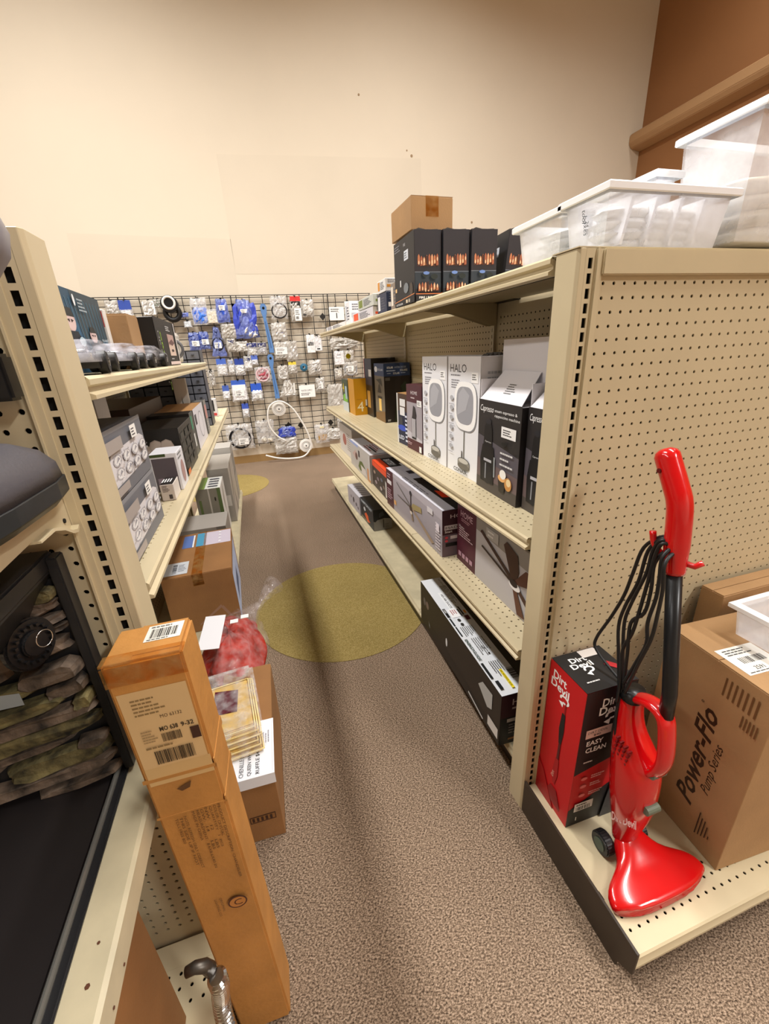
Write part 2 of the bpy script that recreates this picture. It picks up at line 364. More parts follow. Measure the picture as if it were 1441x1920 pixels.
def run(name, label, side, xf, xb, ys, shelves, ztop, base_xf, base_end, zb=.12):
    """shelves: (z, list of (y0,y1)) ; ys upright positions"""
    s = side
    t = thing(name, label, 'shelving', (0, 0, 0))
    # spine
    y0, y1 = ys[0], ys[-1]
    for a, b in zip(ys[:-1], ys[1:]):
        q = MB(); nv = int((ztop-.2)/IN); nu = int((b-a-.05)/IN)
        off = ((b-a)-nu*IN)/2
        if s > 0: perf(q, (xb, b-off, .16), (0, -1, 0), (0, 0, 1), nu, nv, IN, .0036, depth=.0)
        else: perf(q, (xb, a+off, .16), (0, 1, 0), (0, 0, 1), nu, nv, IN, .0036, depth=.0)
        q.box((min(xb, xb+s*.002), a+.014, .02), (max(xb, xb+s*.002), a+off, ztop)); q.box((min(xb, xb+s*.002), b-off, .02), (max(xb, xb+s*.002), b-.014, ztop))
        q.box((min(xb, xb+s*.002), a+off, .16+nv*IN), (max(xb, xb+s*.002), b-off, ztop)); q.box((min(xb, xb+s*.002), a+off, .02), (max(xb, xb+s*.002), b-off, .16))
        q.build('back_panel', PEG, t)
    for y in ys:
        q = MB(); q.flat = True
        n = int((ztop-.14)/IN)
        if s > 0: slots(q, (xb-.012, y, .14), (0, -1, 0), (0, 0, 1), .028, n, IN, .006, .014)
        else: slots(q, (xb+.012, y, .14), (0, 1, 0), (0, 0, 1), .028, n, IN, .006, .014)
        q.box((min(xb-s*.009, xb+s*.03), y-.013, 0), (max(xb-s*.009, xb+s*.03), y+.013, ztop))
        q.build('upright', METAL, t)
    q = MB(); q.box((min(xb+s*.02, xb+s*.028), y0, .02), (max(xb+s*.02, xb+s*.028), y1, ztop-.01)); q.build('dark_behind_panels', DARK, t)  # black sheet added behind the panels, darkening their holes as shade would
    for z, secs in shelves:
        for a, b in secs:
            sh = shelf_part(t, s, xf, xb-s*.01, a, b, z)
            for yy in (a+.02, b-.02): bracket(t, s, xf, xb-s*.01, yy, z)
    # base deck
    for a, b in zip(ys[:-1]+[ys[-1]], ys[1:]+[base_end]):
        if b-a < .05: continue
        q = MB(); q.box((min(base_xf, xb), a+.001, zb-.004), (max(base_xf, xb), b-.001, zb-.002))
        pr = [(base_xf, zb), (base_xf-s*.004, zb-.006), (base_xf+s*.003, zb-.014), (base_xf-s*.006, zb-.024), (base_xf-s*.006, zb-.034), (base_xf+s*.012, zb-.034), (base_xf+s*.012, zb)]
        q.prism(pr, 'y', a+.001, b-.001); q.build('base_deck', METAL_D, t)
        h = MB(); n = int((b-a)/IN)-1
        xa = min(base_xf+s*.02, base_xf+s*(.02+4*IN)); perf(h, (xa, a+.012, zb-.0016), (1, 0, 0), (0, 1, 0), 4, n, IN, .0034, depth=0); h.build('perforated_strip', METAL_D, t)
        q = MB(); q.box((min(base_xf+s*.02, base_xf+s*.03), a, .002), (max(base_xf+s*.02, base_xf+s*.03), b, zb-.03)); q.build('kickplate', KICK, t)
    return t
RY = [.815, 1.69, 2.80, 3.90]
run('gondola_shelving', 'long beige shelving run right of the aisle, three shelves over a base deck', 1, .602, 1.0,
    RY, [(1.524, [(.81, 1.685), (1.685, 2.79), (2.79, 3.9)]), (.909, [(.81, 1.66), (1.66, 2.77), (2.77, 3.9)]), (.558, [(.81, 1.67), (1.67, 2.79), (2.79, 3.9)])], 1.54, .640, 4.25)
LY = [.755, 1.60, 2.60, 3.55]
run('gondola_shelving', 'beige steel shelving run on the left of the aisle, its top shelf stopping short', -1, -.24, -.66,
    LY, [(1.352, [(.75, 1.54), (1.54, 2.6)]), (.998, [(.75, 1.59), (1.59, 2.6), (2.6, 3.6)])], 1.40, -.285, 4.25)

# ------------------------------------------------------------------ end displays
def end_display(name, label, s, xo, y, ztop, xfar):
    """post on the aisle side at x=xo, panel runs away from the aisle (s=+1 to the right)"""
    t = thing(name, label, 'shelving', (0, 0, 0))
    q = MB(); c = .016
    pts = [(xo, y+.001), (xo+s*c, y-.0), (xo+s*(c+.001), y+.066), (xo, y+.066)]
    pts = [(xo, y+.008), (xo+s*.004, y+.001), (xo+s*c, y+.001), (xo+s*c, y+.066), (xo, y+.066)]
    q.prism(pts, 'z', 0 if s > 0 else 0, ztop); q.build('corner_post', METAL, t, bevel=.0008, seg=1)
    q = MB(); q.flat = True; n = int((ztop-.1)/IN)
    slots(q, (xo+s*(c+.011), y+.0015, ztop-n*IN-.012), (1, 0, 0), (0, 0, 1), .022, n, IN, .0095, .0175)
    a, b = sorted((xo+s*c, xo+s*(c+.022)))
    q.add([(a, y+.0015, ztop-.012), (b, y+.0015, ztop-.012), (b, y+.0015, ztop), (a, y+.0015, ztop)], [(0, 1, 2, 3)])
    q.build('slotted_upright', METAL, t)
    bx('dark_behind_slots', (a+.001, y+.012, 0), (b-.001, y+.06, ztop-.002), DARK, t)  # added black block that gives the slots their shade
    a, b = sorted((xo+s*(c+.022), xo+s*(c+.037)))
    q = MB(); q.box((a, y-.001, 0), (b, y+.05, ztop-.001)); q.box((a+.001, y-.004, .0), (a+.004, y, ztop-.001)); q.build('edge_channel', METAL, t)
    x0, x1 = sorted((xo+s*(c+.037), xfar))
    nu = int((x1-x0)/IN); nv = int((ztop-.05-.12)/IN); z0 = ztop-.045-nv*IN
    xs = x0 if s > 0 else x1-nu*IN
    q = MB(); perf(q, (xs, y+.006, z0), (1, 0, 0), (0, 0, 1), nu, nv, IN, .0034 if s > 0 else .0042, depth=.003)
    q.box((x0, y+.0061, .02), (x1, y+.008, z0)); q.build('pegboard_panel', PEG, t)
    bx('dark_behind_pegboard', (x0, y+.02, .02), (x1, y+.03, ztop-.01), DARK, t)  # dark sheet added behind the pegboard to put shade in its holes
    bx('top_rail', (x0-.001, y-.006, ztop-.045), (x1+.001, y+.05, ztop-.001), METAL, t, bevel=.002)
    return t
ER = end_display('end_display', 'beige pegboard end display on the right, facing the camera', 1, .602, .734, 1.524, 1.9)
EL = end_display('end_display', 'beige pegboard end display on the left, shaded and cut off by the frame', -1, -.237, .675, 1.524, -1.15)
# right base shelf
q = MB(); zb = .102
q.box((.612, .45, zb-.003), (1.9, .733, zb)); q.box((.612, .33, zb-.003), (1.9, .452-3*IN-.02, zb))
pr = [(.33, zb), (.326, zb-.004), (.329, zb-.016), (.334, zb-.020), (.324, zb-.034), (.324, zb-.042), (.34, zb-.044), (.345, zb-.003)]
q.prism(pr, 'x', .612, 1.9); bs = q.build('base_shelf', METAL, ER)
h = MB(); ya = .452-3*IN-.02; 
perf(h, (.625, ya, zb-.0003), (1, 0, 0), (0, 1, 0), 50, 3, IN, .0036, depth=.003); h.box((.612, ya, zb-.002), (.625, .45, zb-.0003)); h.box((.612, ya+3*IN, zb-.002), (1.9, .452, zb-.0003))
h.build('perforated_strip', METAL, bs); bx('dark_under_holes', (.62, ya, zb-.03), (1.9, .45, zb-.012), DARK, bs)  # black box added below the perforations in place of shade
q = MB(); q.prism([(.733, 0), (.36, 0), (.36, .02), (.322, .05), (.322, .128), (.733, .128)], 'x', .604, .611); q.build('side_kickplate', KICK, ER, bevel=.001, seg=1)
bx('kickplate', (.612, .375, .001), (1.9, .383, .06), KICK, ER)
# left end: base, mid shelf, upper shelf
q = MB(); q.box((-1.1, .30, .097), (-.262, .55, .1)); q.box((-1.1, .55+3*IN, .097), (-.262, .674, .1)); q.prism([(.30, .1), (.296, .08), (.298, .06), (.31, .058), (.315, .097)], 'x', -1.1, -.262)
bl = q.build('base_shelf', METAL, EL); h = MB(); perf(h, (-.262-33*IN, .55, .0997), (1, 0, 0), (0, 1, 0), 33, 3, IN, .0036, depth=.003); h.build('perforated_strip', METAL, bl)
bx('dark_under_holes', (-1.1, .55, .07), (-.262, .627, .09), DARK, bl); bx('kickplate', (-1.1, .345, .001), (-.27, .352, .058), KICK, EL)  # added black box stands in for the shade under the base shelf holes
q = MB(); q.box((-1.1, .05, .696), (-.272, .666, .70)); q.prism([(-.272, .7), (-.266, .697), (-.264, .66), (-.27, .655), (-.274, .66), (-.276, .696)], 'y', .05, .60)
q.build('mid_shelf', METAL_D, EL)
for k, (yy, zz, r) in enumerate(((.345, .7004, .003), (.385, .7004, .002))):
    q = MB(); q.cyl((-.288, yy), r, zz-.0003, zz+.0003, 'z', 6); q.build('rust_spot', mat('rust', '5A3420', .9), EL)
for yy, zz in ((.33, .672), (.30, .675), (.37, .668)):
    q = MB(); q.cyl((yy, zz), .0018, -.2642, -.2632, 'x', 7); q.build('rust_spot', mat('rust', '5A3420', .9), EL)
# upper shelf with curved bracket
q = MB()
pts = [(.668, 1.215), (.668, 1.150), (.66, 1.146), (.645, 1.150), (.625, 1.163), (.60, 1.172), (.56, 1.172), (.40, 1.165), (.1, 1.15), (.1, 1.198), (.60, 1.205), (.62, 1.215)]
q.prism(pts, 'x', -.290, -.286); q.prism([(.668, 1.148), (.66, 1.143), (.645, 1.147), (.625, 1.160), (.60, 1.169), (.56, 1.169), (.56, 1.172), (.60, 1.173), (.625, 1.165), (.645, 1.152), (.66, 1.148), (.668, 1.152)], 'x', -.290, -.276)
q.box((-1.1, .1, 1.196), (-.29, .66, 1.2)); q.build('upper_shelf', METAL, EL)
for yy, zz in ((.628, 1.195), (.652, 1.165)):
    q = MB(); q.cyl((yy, zz), .0035, -.2862, -.2845, 'x', 8); q.build('bracket_hole', DARK, EL)

# ================================================================== BACK WALL GRID
G = thing('gridwall_panel', 'black wire grid display covering the back wall low down', 'display rack', (0, 0, 0))
zt, zb_, gx0, gx1, gy = 2.065, .22, -1.75, 1.62, 5.905
x = gx0; i = 0
xs = [-.365+.152*k for k in range(-9, 14)]
for k, x in enumerate(xs):
    q = MB(); q.box((x-.0042, gy-.0028, zb_), (x+.0042, gy+.0028, zt)); q.build('vertical_wire', WIRE, G)
for x in (-.11-.013, -.11-1.23, 1.036+.02):
    q = MB(); q.box((x-.006, gy-.006, zb_), (x+.006, gy+.004, zt)); q.build('panel_frame', WIRE, G)
z = zt; k = 0
while z > zb_:
    q = MB(); q.box((gx0, gy-.0075, z-.004), (gx1, gy-.0025, z+.004)); q.build('horizontal_wire', WIRE, G); z -= .0745 if k else .022; k += 1
for x, z in ((.969, 1.804), (-.039, .444), (.524, .453), (.943, .45), (.363, .468)):
    q = MB(); q.prism([(x-.04, z), (x, z-.045), (x+.04, z), (x, z+.045)], 'y', gy-.02, gy-.012); q.build('diamond_plate', WIRE, G)
def hook(x, z, L=.07):
    q = MB(); q.tube([(x, gy-.002, z-.012), (x, gy-.006, z), (x, gy-L, z), (x, gy-L-.004, z+.012)], .003, 6); q.box((x-.012, gy-.012, z-.02), (x+.012, gy-.008, z+.02)); q.build('display_hook', WIRE, G)
def pillow(mb, cx, cy, cz, w, h, t, seed=0, n=9, crum=.25, top=1.0, col=None):
    r = random.Random(seed); secs = []
    m_ = n
    fr = [[None]*(m_+1) for _ in range(n+1)]; bk = [[None]*(m_+1) for _ in range(n+1)]
    for i in range(n+1):
        for j in range(m_+1):
            u = i/n*2-1; v = j/m_*2-1
            e = max(0, (1-u**4)*(1-v**4))**.6
            ww = w/2*(1-(1-top)*(v+1)/2)
            jx = r.uniform(-1, 1)*crum*w*.06; jz = r.uniform(-1, 1)*crum*h*.05
            edge = i in (0, n) or j in (0, m_)
            d = t/2*e*(1+r.uniform(-1, 1)*crum)
            X = cx+u*ww+jx; Z = cz+v*h/2+jz
            fr[i][j] = (X, cy-d-(.0 if edge else .001), Z); bk[i][j] = (X, cy+(0 if edge else d*.6), Z)
    vs = []; idx = {}
    def put(k, p): idx[k] = len(vs); vs.append(p)
    for i in range(n+1):
        for j in range(m_+1):
            put(('f', i, j), fr[i][j])
            if i in (0, n) or j in (0, m_): idx[('b', i, j)] = idx[('f', i, j)]
            else: put(('b', i, j), bk[i][j])
    fs = []
    for i in range(n):
        for j in range(m_):
            fs.append(tuple(idx[('f', a, b)] for a, b in ((i, j), (i+1, j), (i+1, j+1), (i, j+1))))
            fs.append(tuple(idx[('b', a, b)] for a, b in ((i, j), (i, j+1), (i+1, j+1), (i+1, j))))
    mb.add(vs, fs, col)
def ring_pts(cx, cy, cz, r, n=28, plane='xz', rz=None):
    rz = rz or r
    return [(cx+r*math.cos(2*math.pi*k/n), cy, cz+rz*math.sin(2*math.pi*k/n)) if plane == 'xz' else (cx+r*math.cos(2*math.pi*k/n), cy+rz*math.sin(2*math.pi*k/n), cz) for k in range(n)]
SOLID = {}
def solid(hexc, rough=.45):
    return mat('plastic_'+hexc.lower(), hexc, rough)
def bag(label, x, z, w, h, film=FILM, header=None, hf=.22, bits=(), card=None, cat='bagged part', t=.035, name='bagged_part', top=1, hk=True, lay=0, wr=None, group=None):
    T = thing(name, label, cat, (x, gy-.055-lay*.04, z-h/2), 0, group); sd = int(abs(x*1000)+z*777)
    q = MB(); pillow(q, 0, 0, h*(1-(hf if header else 0))/2, w, h*(1-(hf if header else 0)), t, sd, top=top, crum=.5); q.build('plastic_bag', film, T)
    if header:
        q = MB(); q.prism([(-w*.46, h*(1-hf)-.006), (w*.46, h*(1-hf)-.006), (w*.44, h), (w*.05, h), (w*.05, h-.01), (-w*.05, h-.01), (-w*.05, h), (-w*.44, h)], 'y', -.004, .004)
        q.build('header_card', solid(header), T)
    for b in bits:
        k, c, rx, rz, rw, rh = b[:6]; q = MB(); cx, cz = rx*w, rz*h
        if k == 'lump': pillow(q, cx, 0, cz, rw*w, rh*h, t*.8, sd+3, n=6, crum=.8); q.build('part_inside', solid(c), T)
        elif k == 'ring': 
            q.tube(ring_pts(cx, -t*.3, cz, rw*w/2, 26, 'xz', rh*h/2), .008 if rw*w > .08 else .005, 7, closed=True); q.build('ring_part', solid(c, .3), T)
        elif k == 'block': q.box((cx-rw*w/2, -t*.4, cz-rh*h/2), (cx+rw*w/2, t*.3, cz+rh*h/2)); q.build('part_inside', solid(c), T, bevel=.002, seg=1)
        elif k == 'rods':
            for i in range(4): q.tube([(cx+rw*w*(i/3-.5), -t*.2, cz-rh*h/2), (cx+rw*w*(i/3-.5)*1.05, -t*.2, cz+rh*h/2)], rw*w*.1, 8)
            q.build('part_inside', solid(c, .3), T)
        elif k == 'coil':
            for i in range(5): q.tube(ring_pts(cx-rw*w*.3+rw*w*.15*i, 0, cz-rh*h*.3+rh*h*.15*i, rw*w*.22), .006, 6, closed=True)
            q.build('part_inside', solid(c), T)
    if card:
        rx, rz, rw, rh = card[:4]; c = card[4] if len(card) > 4 else 'F4F4F2'
        q = MB(); q.box((rx*w-rw*w/2, -t*.5-.006, rz*h-rh*h/2), (rx*w+rw*w/2, -t*.5-.004, rz*h+rh*h/2)); cc = q.build('paper_label', solid(c, .6), T)
        A = Art((rx*w-rw*w/2, -t*.5-.006, rz*h-rh*h/2), (1, 0, 0), (0, 0, 1), rw*w, rh*h)
        if wr == '1': A.text('1', .45, .15, .4, '111111', bold=True); A.lines(.1, .6, .9, .9, 2, '555555')
        elif wr: A.text(wr, .12, .5, .14, '222222', w=.7); A.lines(.1, .15, .9, .4, 2, '555555')
        else: A.lines(.12, .45, .8, .85, 3, '444444', sd); A.bars(.15, .12, .6, .34, '222222', 9, seed=sd)
        A.build(cc)
    if hk: hook(x, z+h/2-.004, .075+lay*.04)
    return T
L1, L2, W1, K1 = '2F4FC0', '3B6FE0', 'ECECEA', '1B1B20'
bag('large clear bag of blue gloves high on the grid, left part', -.498, 1.894, .184, .285, bits=[('lump', '3D7BE8', 0, .36, .85, .6), ('lump', '2C66DA', -.22, .36, .3, .55)])
bag('bag with a cream folded item right of the blue gloves bag', -.366, 1.839, .128, .159, bits=[('block', 'E9DFC8', 0, .45, .8, .8)])
bag('narrow blue bag with red dot and white ticket left of the largest blue bag', -.241, 1.898, .159, .253, FILM_B, bits=[('lump', '2F57C8', 0, .5, .7, .9), ('block', 'C02A2A', -.1, .75, .15, .08)], card=(0, .62, .42, .22), top=.75)
bag('small blue fitting hung below the white-rimmed black roll', -.664, 1.862, .087, .057, bits=[('lump', '3A63D6', 0, .5, .9, .9)])
bag('small clear bag with a pale box, between the roll and the blue-gloves bag', -.655, 1.760, .088, .072, bits=[('block', 'DDE6EE', 0, .5, .8, .8)])
bag('dark blue bag with white ticket, leftmost of the pair in the second row', -.619, 1.571, .134, .200, FILM_B, bits=[('lump', '22388C', 0, .7, .9, .5)], card=(.1, .38, .6, .3), top=.8)
bag('dark blue bag with white ticket, right one of the pair in the second row', -.507, 1.577, .128, .194, FILM_B, bits=[('lump', '24409C', 0, .7, .9, .5)], card=(.1, .42, .6, .3), top=.75)
bag('pointed dark bag holding a black ring with a white ticket', -.357, 1.556, .176, .330, FILM_B, bits=[('ring', '15151A', 0, .42, .7, .42), ('lump', '20306E', 0, .8, .4, .3)], card=(0, .38, .45, .2), top=.35)
bag('clear bag with a coiled cream hose, left under the largest blue bag', -.208, 1.671, .170, .164, FILM_S, bits=[('coil', 'EDE8D2', 0, .5, .8, .8)])
bag('largest purple-blue bag on the grid with a white plastic piece at its foot', .006, 1.800, .287, .428, FILM_B, bits=[('lump', '3C4FC4', 0, .5, .92, .85), ('lump', '2E3FA8', -.2, .6, .3, .6), ('lump', 'F2F2F0', .12, .2, .62, .36)], card=(0, .7, .28, .1), top=.5, t=.07)
bag('small clear bag with a navy label, first in the third row', -.205, 1.511, .109, .153, FILM_S, bits=[('block', '1D2B66', 0, .72, .6, .3), ('lump', 'E6E4E0', 0, .3, .8, .4)])
bag('small bag of white fittings, second in the third row', -.081, 1.490, .143, .123, FILM_S, bits=[('lump', 'F2F1EE', 0, .45, .8, .7)])
bag('small bag with navy top and white clips, third in the third row', .034, 1.454, .129, .155, FILM, bits=[('block', '232C6E', 0, .8, .9, .3), ('lump', 'DAD8D2', 0, .3, .7, .5)])
bag('small bag with navy top against the left wrench, third row', .157, 1.456, .114, .141, FILM, bits=[('block', '262A60', 0, .8, .9, .3), ('lump', 'B9BAC0', 0, .35, .7, .5)])
bag('blue-topped white bag, first of the five in the fourth row', -.360, 1.261, .125, .203, FILM, '4A6CC8', .3, [('lump', 'F0F0EE', 0, .3, .8, .5)])
bag('narrow white bag, second of the five in the fourth row', -.249, 1.259, .079, .181, FILM, None, .3, [('lump', 'F0F0EE', 0, .35, .8, .5), ('block', '8FA6D8', 0, .8, .5, .2)])
bag('dark-blue-topped white bag, third of the five in the fourth row', -.149, 1.253, .120, .198, FILM, '2A459C', .34, [('lump', 'EFEFED', 0, .35, .8, .5)])
bag('white bag with dark clips, fourth of the five in the fourth row', -.041, 1.291, .097, .174, FILM, None, .3, [('lump', 'F2F2F2', 0, .4, .9, .6), ('block', '1E2A5A', .1, .75, .4, .2)])
bag('small blue-and-white bag, last of the five in the fourth row', .042, 1.323, .089, .119, FILM, '5873C8', .4, [('lump', 'E6E8F0', 0, .3, .8, .5)])
bag('small purple-black key-shaped tool hung at the left of the fourth row', -.502, 1.138, .078, .197, FILM_S, bits=[('ring', K1, 0, .9, .35, .14), ('lump', '2A2454', 0, .6, .7, .4), ('lump', 'EDEDED', .05, .22, .45, .4)])
bag('small blue-and-white packet, leftmost in the fifth row', -.363, .954, .088, .179, FILM, '4A66B8', .35, [('lump', 'F0F0F2', 0, .35, .9, .55)])
bag('large blue-topped white packet in the fifth row', -.201, .967, .194, .261, FILM, '3A62C0', .32, [('block', 'F3F3F5', 0, .42, .85, .72)], card=(0, .4, .6, .3))
bag('blue-topped white packet left of the lower wrench', .011, .935, .149, .216, FILM, '2F5CCB', .42, [('lump', 'EDEEF2', 0, .35, .8, .55)], card=(.1, .25, .5, .2))
bag('clear bag with a pink-red coil beside the lower wrench', .118, 1.144, .198, .195, FILM, bits=[('lump', 'B5485A', 0, .5, .75, .7), ('ring', '8E2A44', .05, .5, .5, .5), ('ring', 'E9C6CC', 0, .5, .8, .8)])
bag('small blue-and-white packet alone in the sixth row', -.163, .715, .091, .178, FILM, '3D58B8', .35, [('lump', 'EDEDF0', 0, .35, .8, .5)])
bag('clear bag with a big coiled black hose, bottom left of the grid', -.291, .380, .333, .331, FILM, bits=[('ring', '1A1A1E', 0, .45, .8, .8), ('ring', '24242A', .01, .45, .72, .72), ('ring', '17171B', -.01, .46, .76, .75)], card=(.12, .32, .38, .25), t=.05)
bag('clear bag of round white caps at the bottom of the grid', .044, .418, .241, .300, FILM, bits=[('lump', 'F6F0DE', -.15, .16, .3, .15), ('lump', 'F2ECDC', .2, .13, .3, .14)])
bag('blue bag low on the grid behind the end of the white hose', .325, .385, .249, .153, FILM_B, bits=[('lump', '2B3FB0', 0, .45, .9, .85), ('lump', '3550D0', .1, .5, .5, .8)], top=.5)
bag('clear bag with a wide white strip, resting low under the blue bag', .291, .199, .304, .220, FILM_S, bits=[('block', 'F1F1EF', 0, .5, .9, .28)])
bag('black belt loop in a clear bag, top row right of the upper wrench', .428, 1.916, .194, .253, FILM, bits=[('ring', '121214', 0, .36, .92, .64), ('lump', 'F2F2F0', .2, .4, .3, .2)])
bag('red-topped card pack with black clamp and white label, top row', .636, 1.897, .140, .287, FILM_S, 'D8322E', .17, [('block', '1A1D1F', 0, .62, .8, .36)], card=(.12, .28, .6, .5))
bag('crumpled white pack right of the red-topped card, top row', .783, 1.901, .151, .197, FILM_S, bits=[('lump', 'F3F2EE', 0, .5, .9, .8), ('block', '2A2C30', -.3, .2, .25, .2)])
bag('white pack with a slate stripe under the black belt loop', .394, 1.642, .189, .216, FILM_S, bits=[('lump', 'ECECEA', 0, .5, .9, .8), ('block', '4B5B8C', .05, .45, .55, .07)])
bag('silver bag with a wide white label below the slate-stripe pack', .389, 1.418, .175, .214, FILM_S, bits=[('lump', '8E8F88', 0, .2, .7, .25)], card=(0, .5, .85, .4))
bag('pale silver bag just right of the wide-label bag', .523, 1.407, .143, .240, FILM_S, bits=[('lump', 'E9EAEE', 0, .4, .75, .6)])
bag('white card with red lettering blocks, right part of the third row', .774, 1.485, .112, .225, FILM, bits=[('block', 'F5F5F4', 0, .5, .9, .95), ('block', 'C8344A', 0, .5, .7, .2)])
bag('smaller white card beside the red-lettered one', .870, 1.485, .113, .185, FILM, bits=[('block', 'F1F1F4', 0, .45, .75, .85), ('block', '3C4460', 0, .15, .4, .12)])
bag('shiny chrome fitting in a bag right of the lower wrench head', .374, 1.153, .136, .181, FILM_S, bits=[('lump', 'C9CACC', 0, .4, .7, .7), ('ring', 'F1F1F1', 0, .35, .7, .5)])
bag('little bag with a yellow top, right of the chrome fitting', .506, 1.204, .111, .148, FILM_S, 'E8D24A', .2, [('lump', 'E4E4E0', 0, .4, .7, .5)])
T = thing('coiled_hose', 'small coil of teal blue hose in the fourth row', 'hose', (.650, gy-.07, 1.204))
for k, r in enumerate((.042, .032, .022)):
    q = MB(); q.tube(ring_pts(0, -.004*k, 0, r), .0075, 8, closed=True); q.build('hose_turn', solid('2E6C8C', .3), T, smooth=True)
hook(.650, 1.215)
bag('clear bag with a grey-tipped part right of the teal coil', .799, 1.195, .176, .183, FILM_S, bits=[('lump', 'D5D6D6', 0, .55, .7, .6), ('block', '5C6264', .1, .3, .3, .2)])
bag('triangular clear bag of white pieces, right of the lower wrench foot', .413, .953, .233, .210, FILM_S, bits=[('lump', 'F1F1EE', 0, .2, .85, .3), ('rods', 'EDEDEA', .1, .5, .5, .6)], top=.35)
bag('white paper sign hung on a hook in the fifth row', .659, .901, .213, .163, FILM_S, card=(0, .5, .98, .96), wr='WATER SUPPLY')
bag('small white bag right of the paper sign', .847, .974, .126, .180, FILM_S, bits=[('lump', 'ECEEF2', 0, .5, .85, .8)], card=(0, .4, .5, .4))
bag('white tag card reading 1, top right of the grid', 1.146, 1.831, .192, .156, FILM_S, card=(0, .5, 1, 1), wr='1')
bag('second white tag card right of the one reading 1', 1.303, 1.858, .097, .235, FILM_S, card=(0, .5, 1, .95), wr='1')
bag('long rolled clear blister bag under the right shelf end', 1.212, 1.470, .378, .138, FILM_S, bits=[('lump', '8D8A80', .1, .45, .8, .6)], t=.06)
bag('tall white carded pack in the right column', 1.133, 1.295, .144, .184, FILM, bits=[('block', 'F4F4F6', 0, .5, .85, .9), ('block', 'A8505A', 0, .7, .4, .06)])
bag('bag of cream bits right of the tall white pack', 1.267, 1.309, .137, .159, FILM_S, bits=[('lump', 'E6DFCB', 0, .5, .8, .8)])
bag('clear bag with a coiled grey wire and white ticket, right column', 1.277, 1.151, .203, .188, FILM_S, bits=[('ring', '8D9096', 0, .45, .8, .8)], card=(0, .5, .4, .4))
bag('small cream packet under the tall white pack', 1.106, 1.100, .110, .137, FILM_S, bits=[('lump', 'EEE9DC', 0, .5, .8, .8)])
bag('large empty crumpled clear bag, lower right column', 1.050, .788, .239, .353, FILM_S, bits=[('lump', 'D8D6D2', 0, .3, .6, .4)])
bag('small bag of white fittings near the lower right edge', 1.081, .447, .104, .167, FILM_S, bits=[('lump', 'F0F0EE', 0, .5, .8, .7)])
bag('clear bag with a brown tinge at the bottom right', .806, .314, .205, .259, FILM, bits=[('block', 'B08A4C', 0, .3, .6, .3), ('block', 'F0E6B0', 0, .85, .3, .08)])
bag('clear bag of loose tubing, last on the bottom row', .966, .288, .227, .168, FILM_S, bits=[('ring', 'E8E8E6', 0, .5, .7, .7), ('lump', 'EFEFEF', .1, .4, .4, .4)])
bag('crumpled clear bag at the far left top of the grid', -1.41, 1.95, .13, .16, FILM_S, bits=[('lump', 'E4E2E0', 0, .5, .7, .7)])
bag('blue-and-white card pack at the left top, over the poster box', -1.275, 1.945, .14, .17, FILM, '3550A8', .55, [('block', 'F0F0F2', 0, .2, .7, .35)])
bag('white arrow-shaped tag near the left top', -1.03, 1.94, .14, .17, FILM_S, bits=[('block', 'F4F4F4', 0, .5, .9, .8)])
bag('small greenish packet left of the black roll', -.93, 1.99, .10, .09, FILM_S, bits=[('block', '7C8A7A', 0, .5, .8, .6)])
T = thing('tape_roll', 'black roll with a white rim hung at the top of the grid', 'roll', (-.80, gy-.03, 1.985))
q = MB(); q.cyl((0, -.012), .092, -.12, -.01, 'y', 26); q.build('roll_body', BLACKP, T, bevel=.004)
q = MB(); q.tube(ring_pts(0, -.125, 0, .062), .013, 8, closed=True); q.build('white_rim', WHITEP, T, smooth=True)
q = MB(); q.tube(ring_pts(.01, -.06, -.10, .075, 26), .028, 8, closed=True); q.build('lower_coil', RUBBER, T, smooth=True)
# blue wrenches
for k, (x, z1, z0) in enumerate(((.240, 1.965, 1.40), (.242, 1.385, .835))):
    T = thing('spanner_wrench', ('upper' if k == 0 else 'lower')+' of the two long blue wrenches hung in the middle of the grid', 'wrench', (x, gy-.05, z0), 0)
    q = MB(); h_ = z1-z0; lean = -.03 if k == 0 else -.02
    pts = [(-lean-.03, 0), (-lean+.03, 0), (-lean+.028, .08), (.018, h_-.16), (.034, h_-.10), (.04, h_-.03), (.02, h_), (-.02, h_), (-.04, h_-.03), (-.034, h_-.10), (-.018, h_-.16), (-lean-.028, .08)]
    q.prism(pts, 'y', -.007, .007); q.build('wrench_body', solid('5C86BE', .35), T, bevel=.003)
    q = MB(); q.cyl((0, h_-.048), .017, -.0085, .0085, 'y', 6); q.build('hex_hole', DARK, T)
    q = MB(); q.prism([(-lean-.008, .06), (-lean+.008, .06), (.006, h_-.2), (-.006, h_-.2)], 'y', -.0085, -.0065); q.build('recess', solid('45699C', .4), T)
    hook(x, z1-.05)
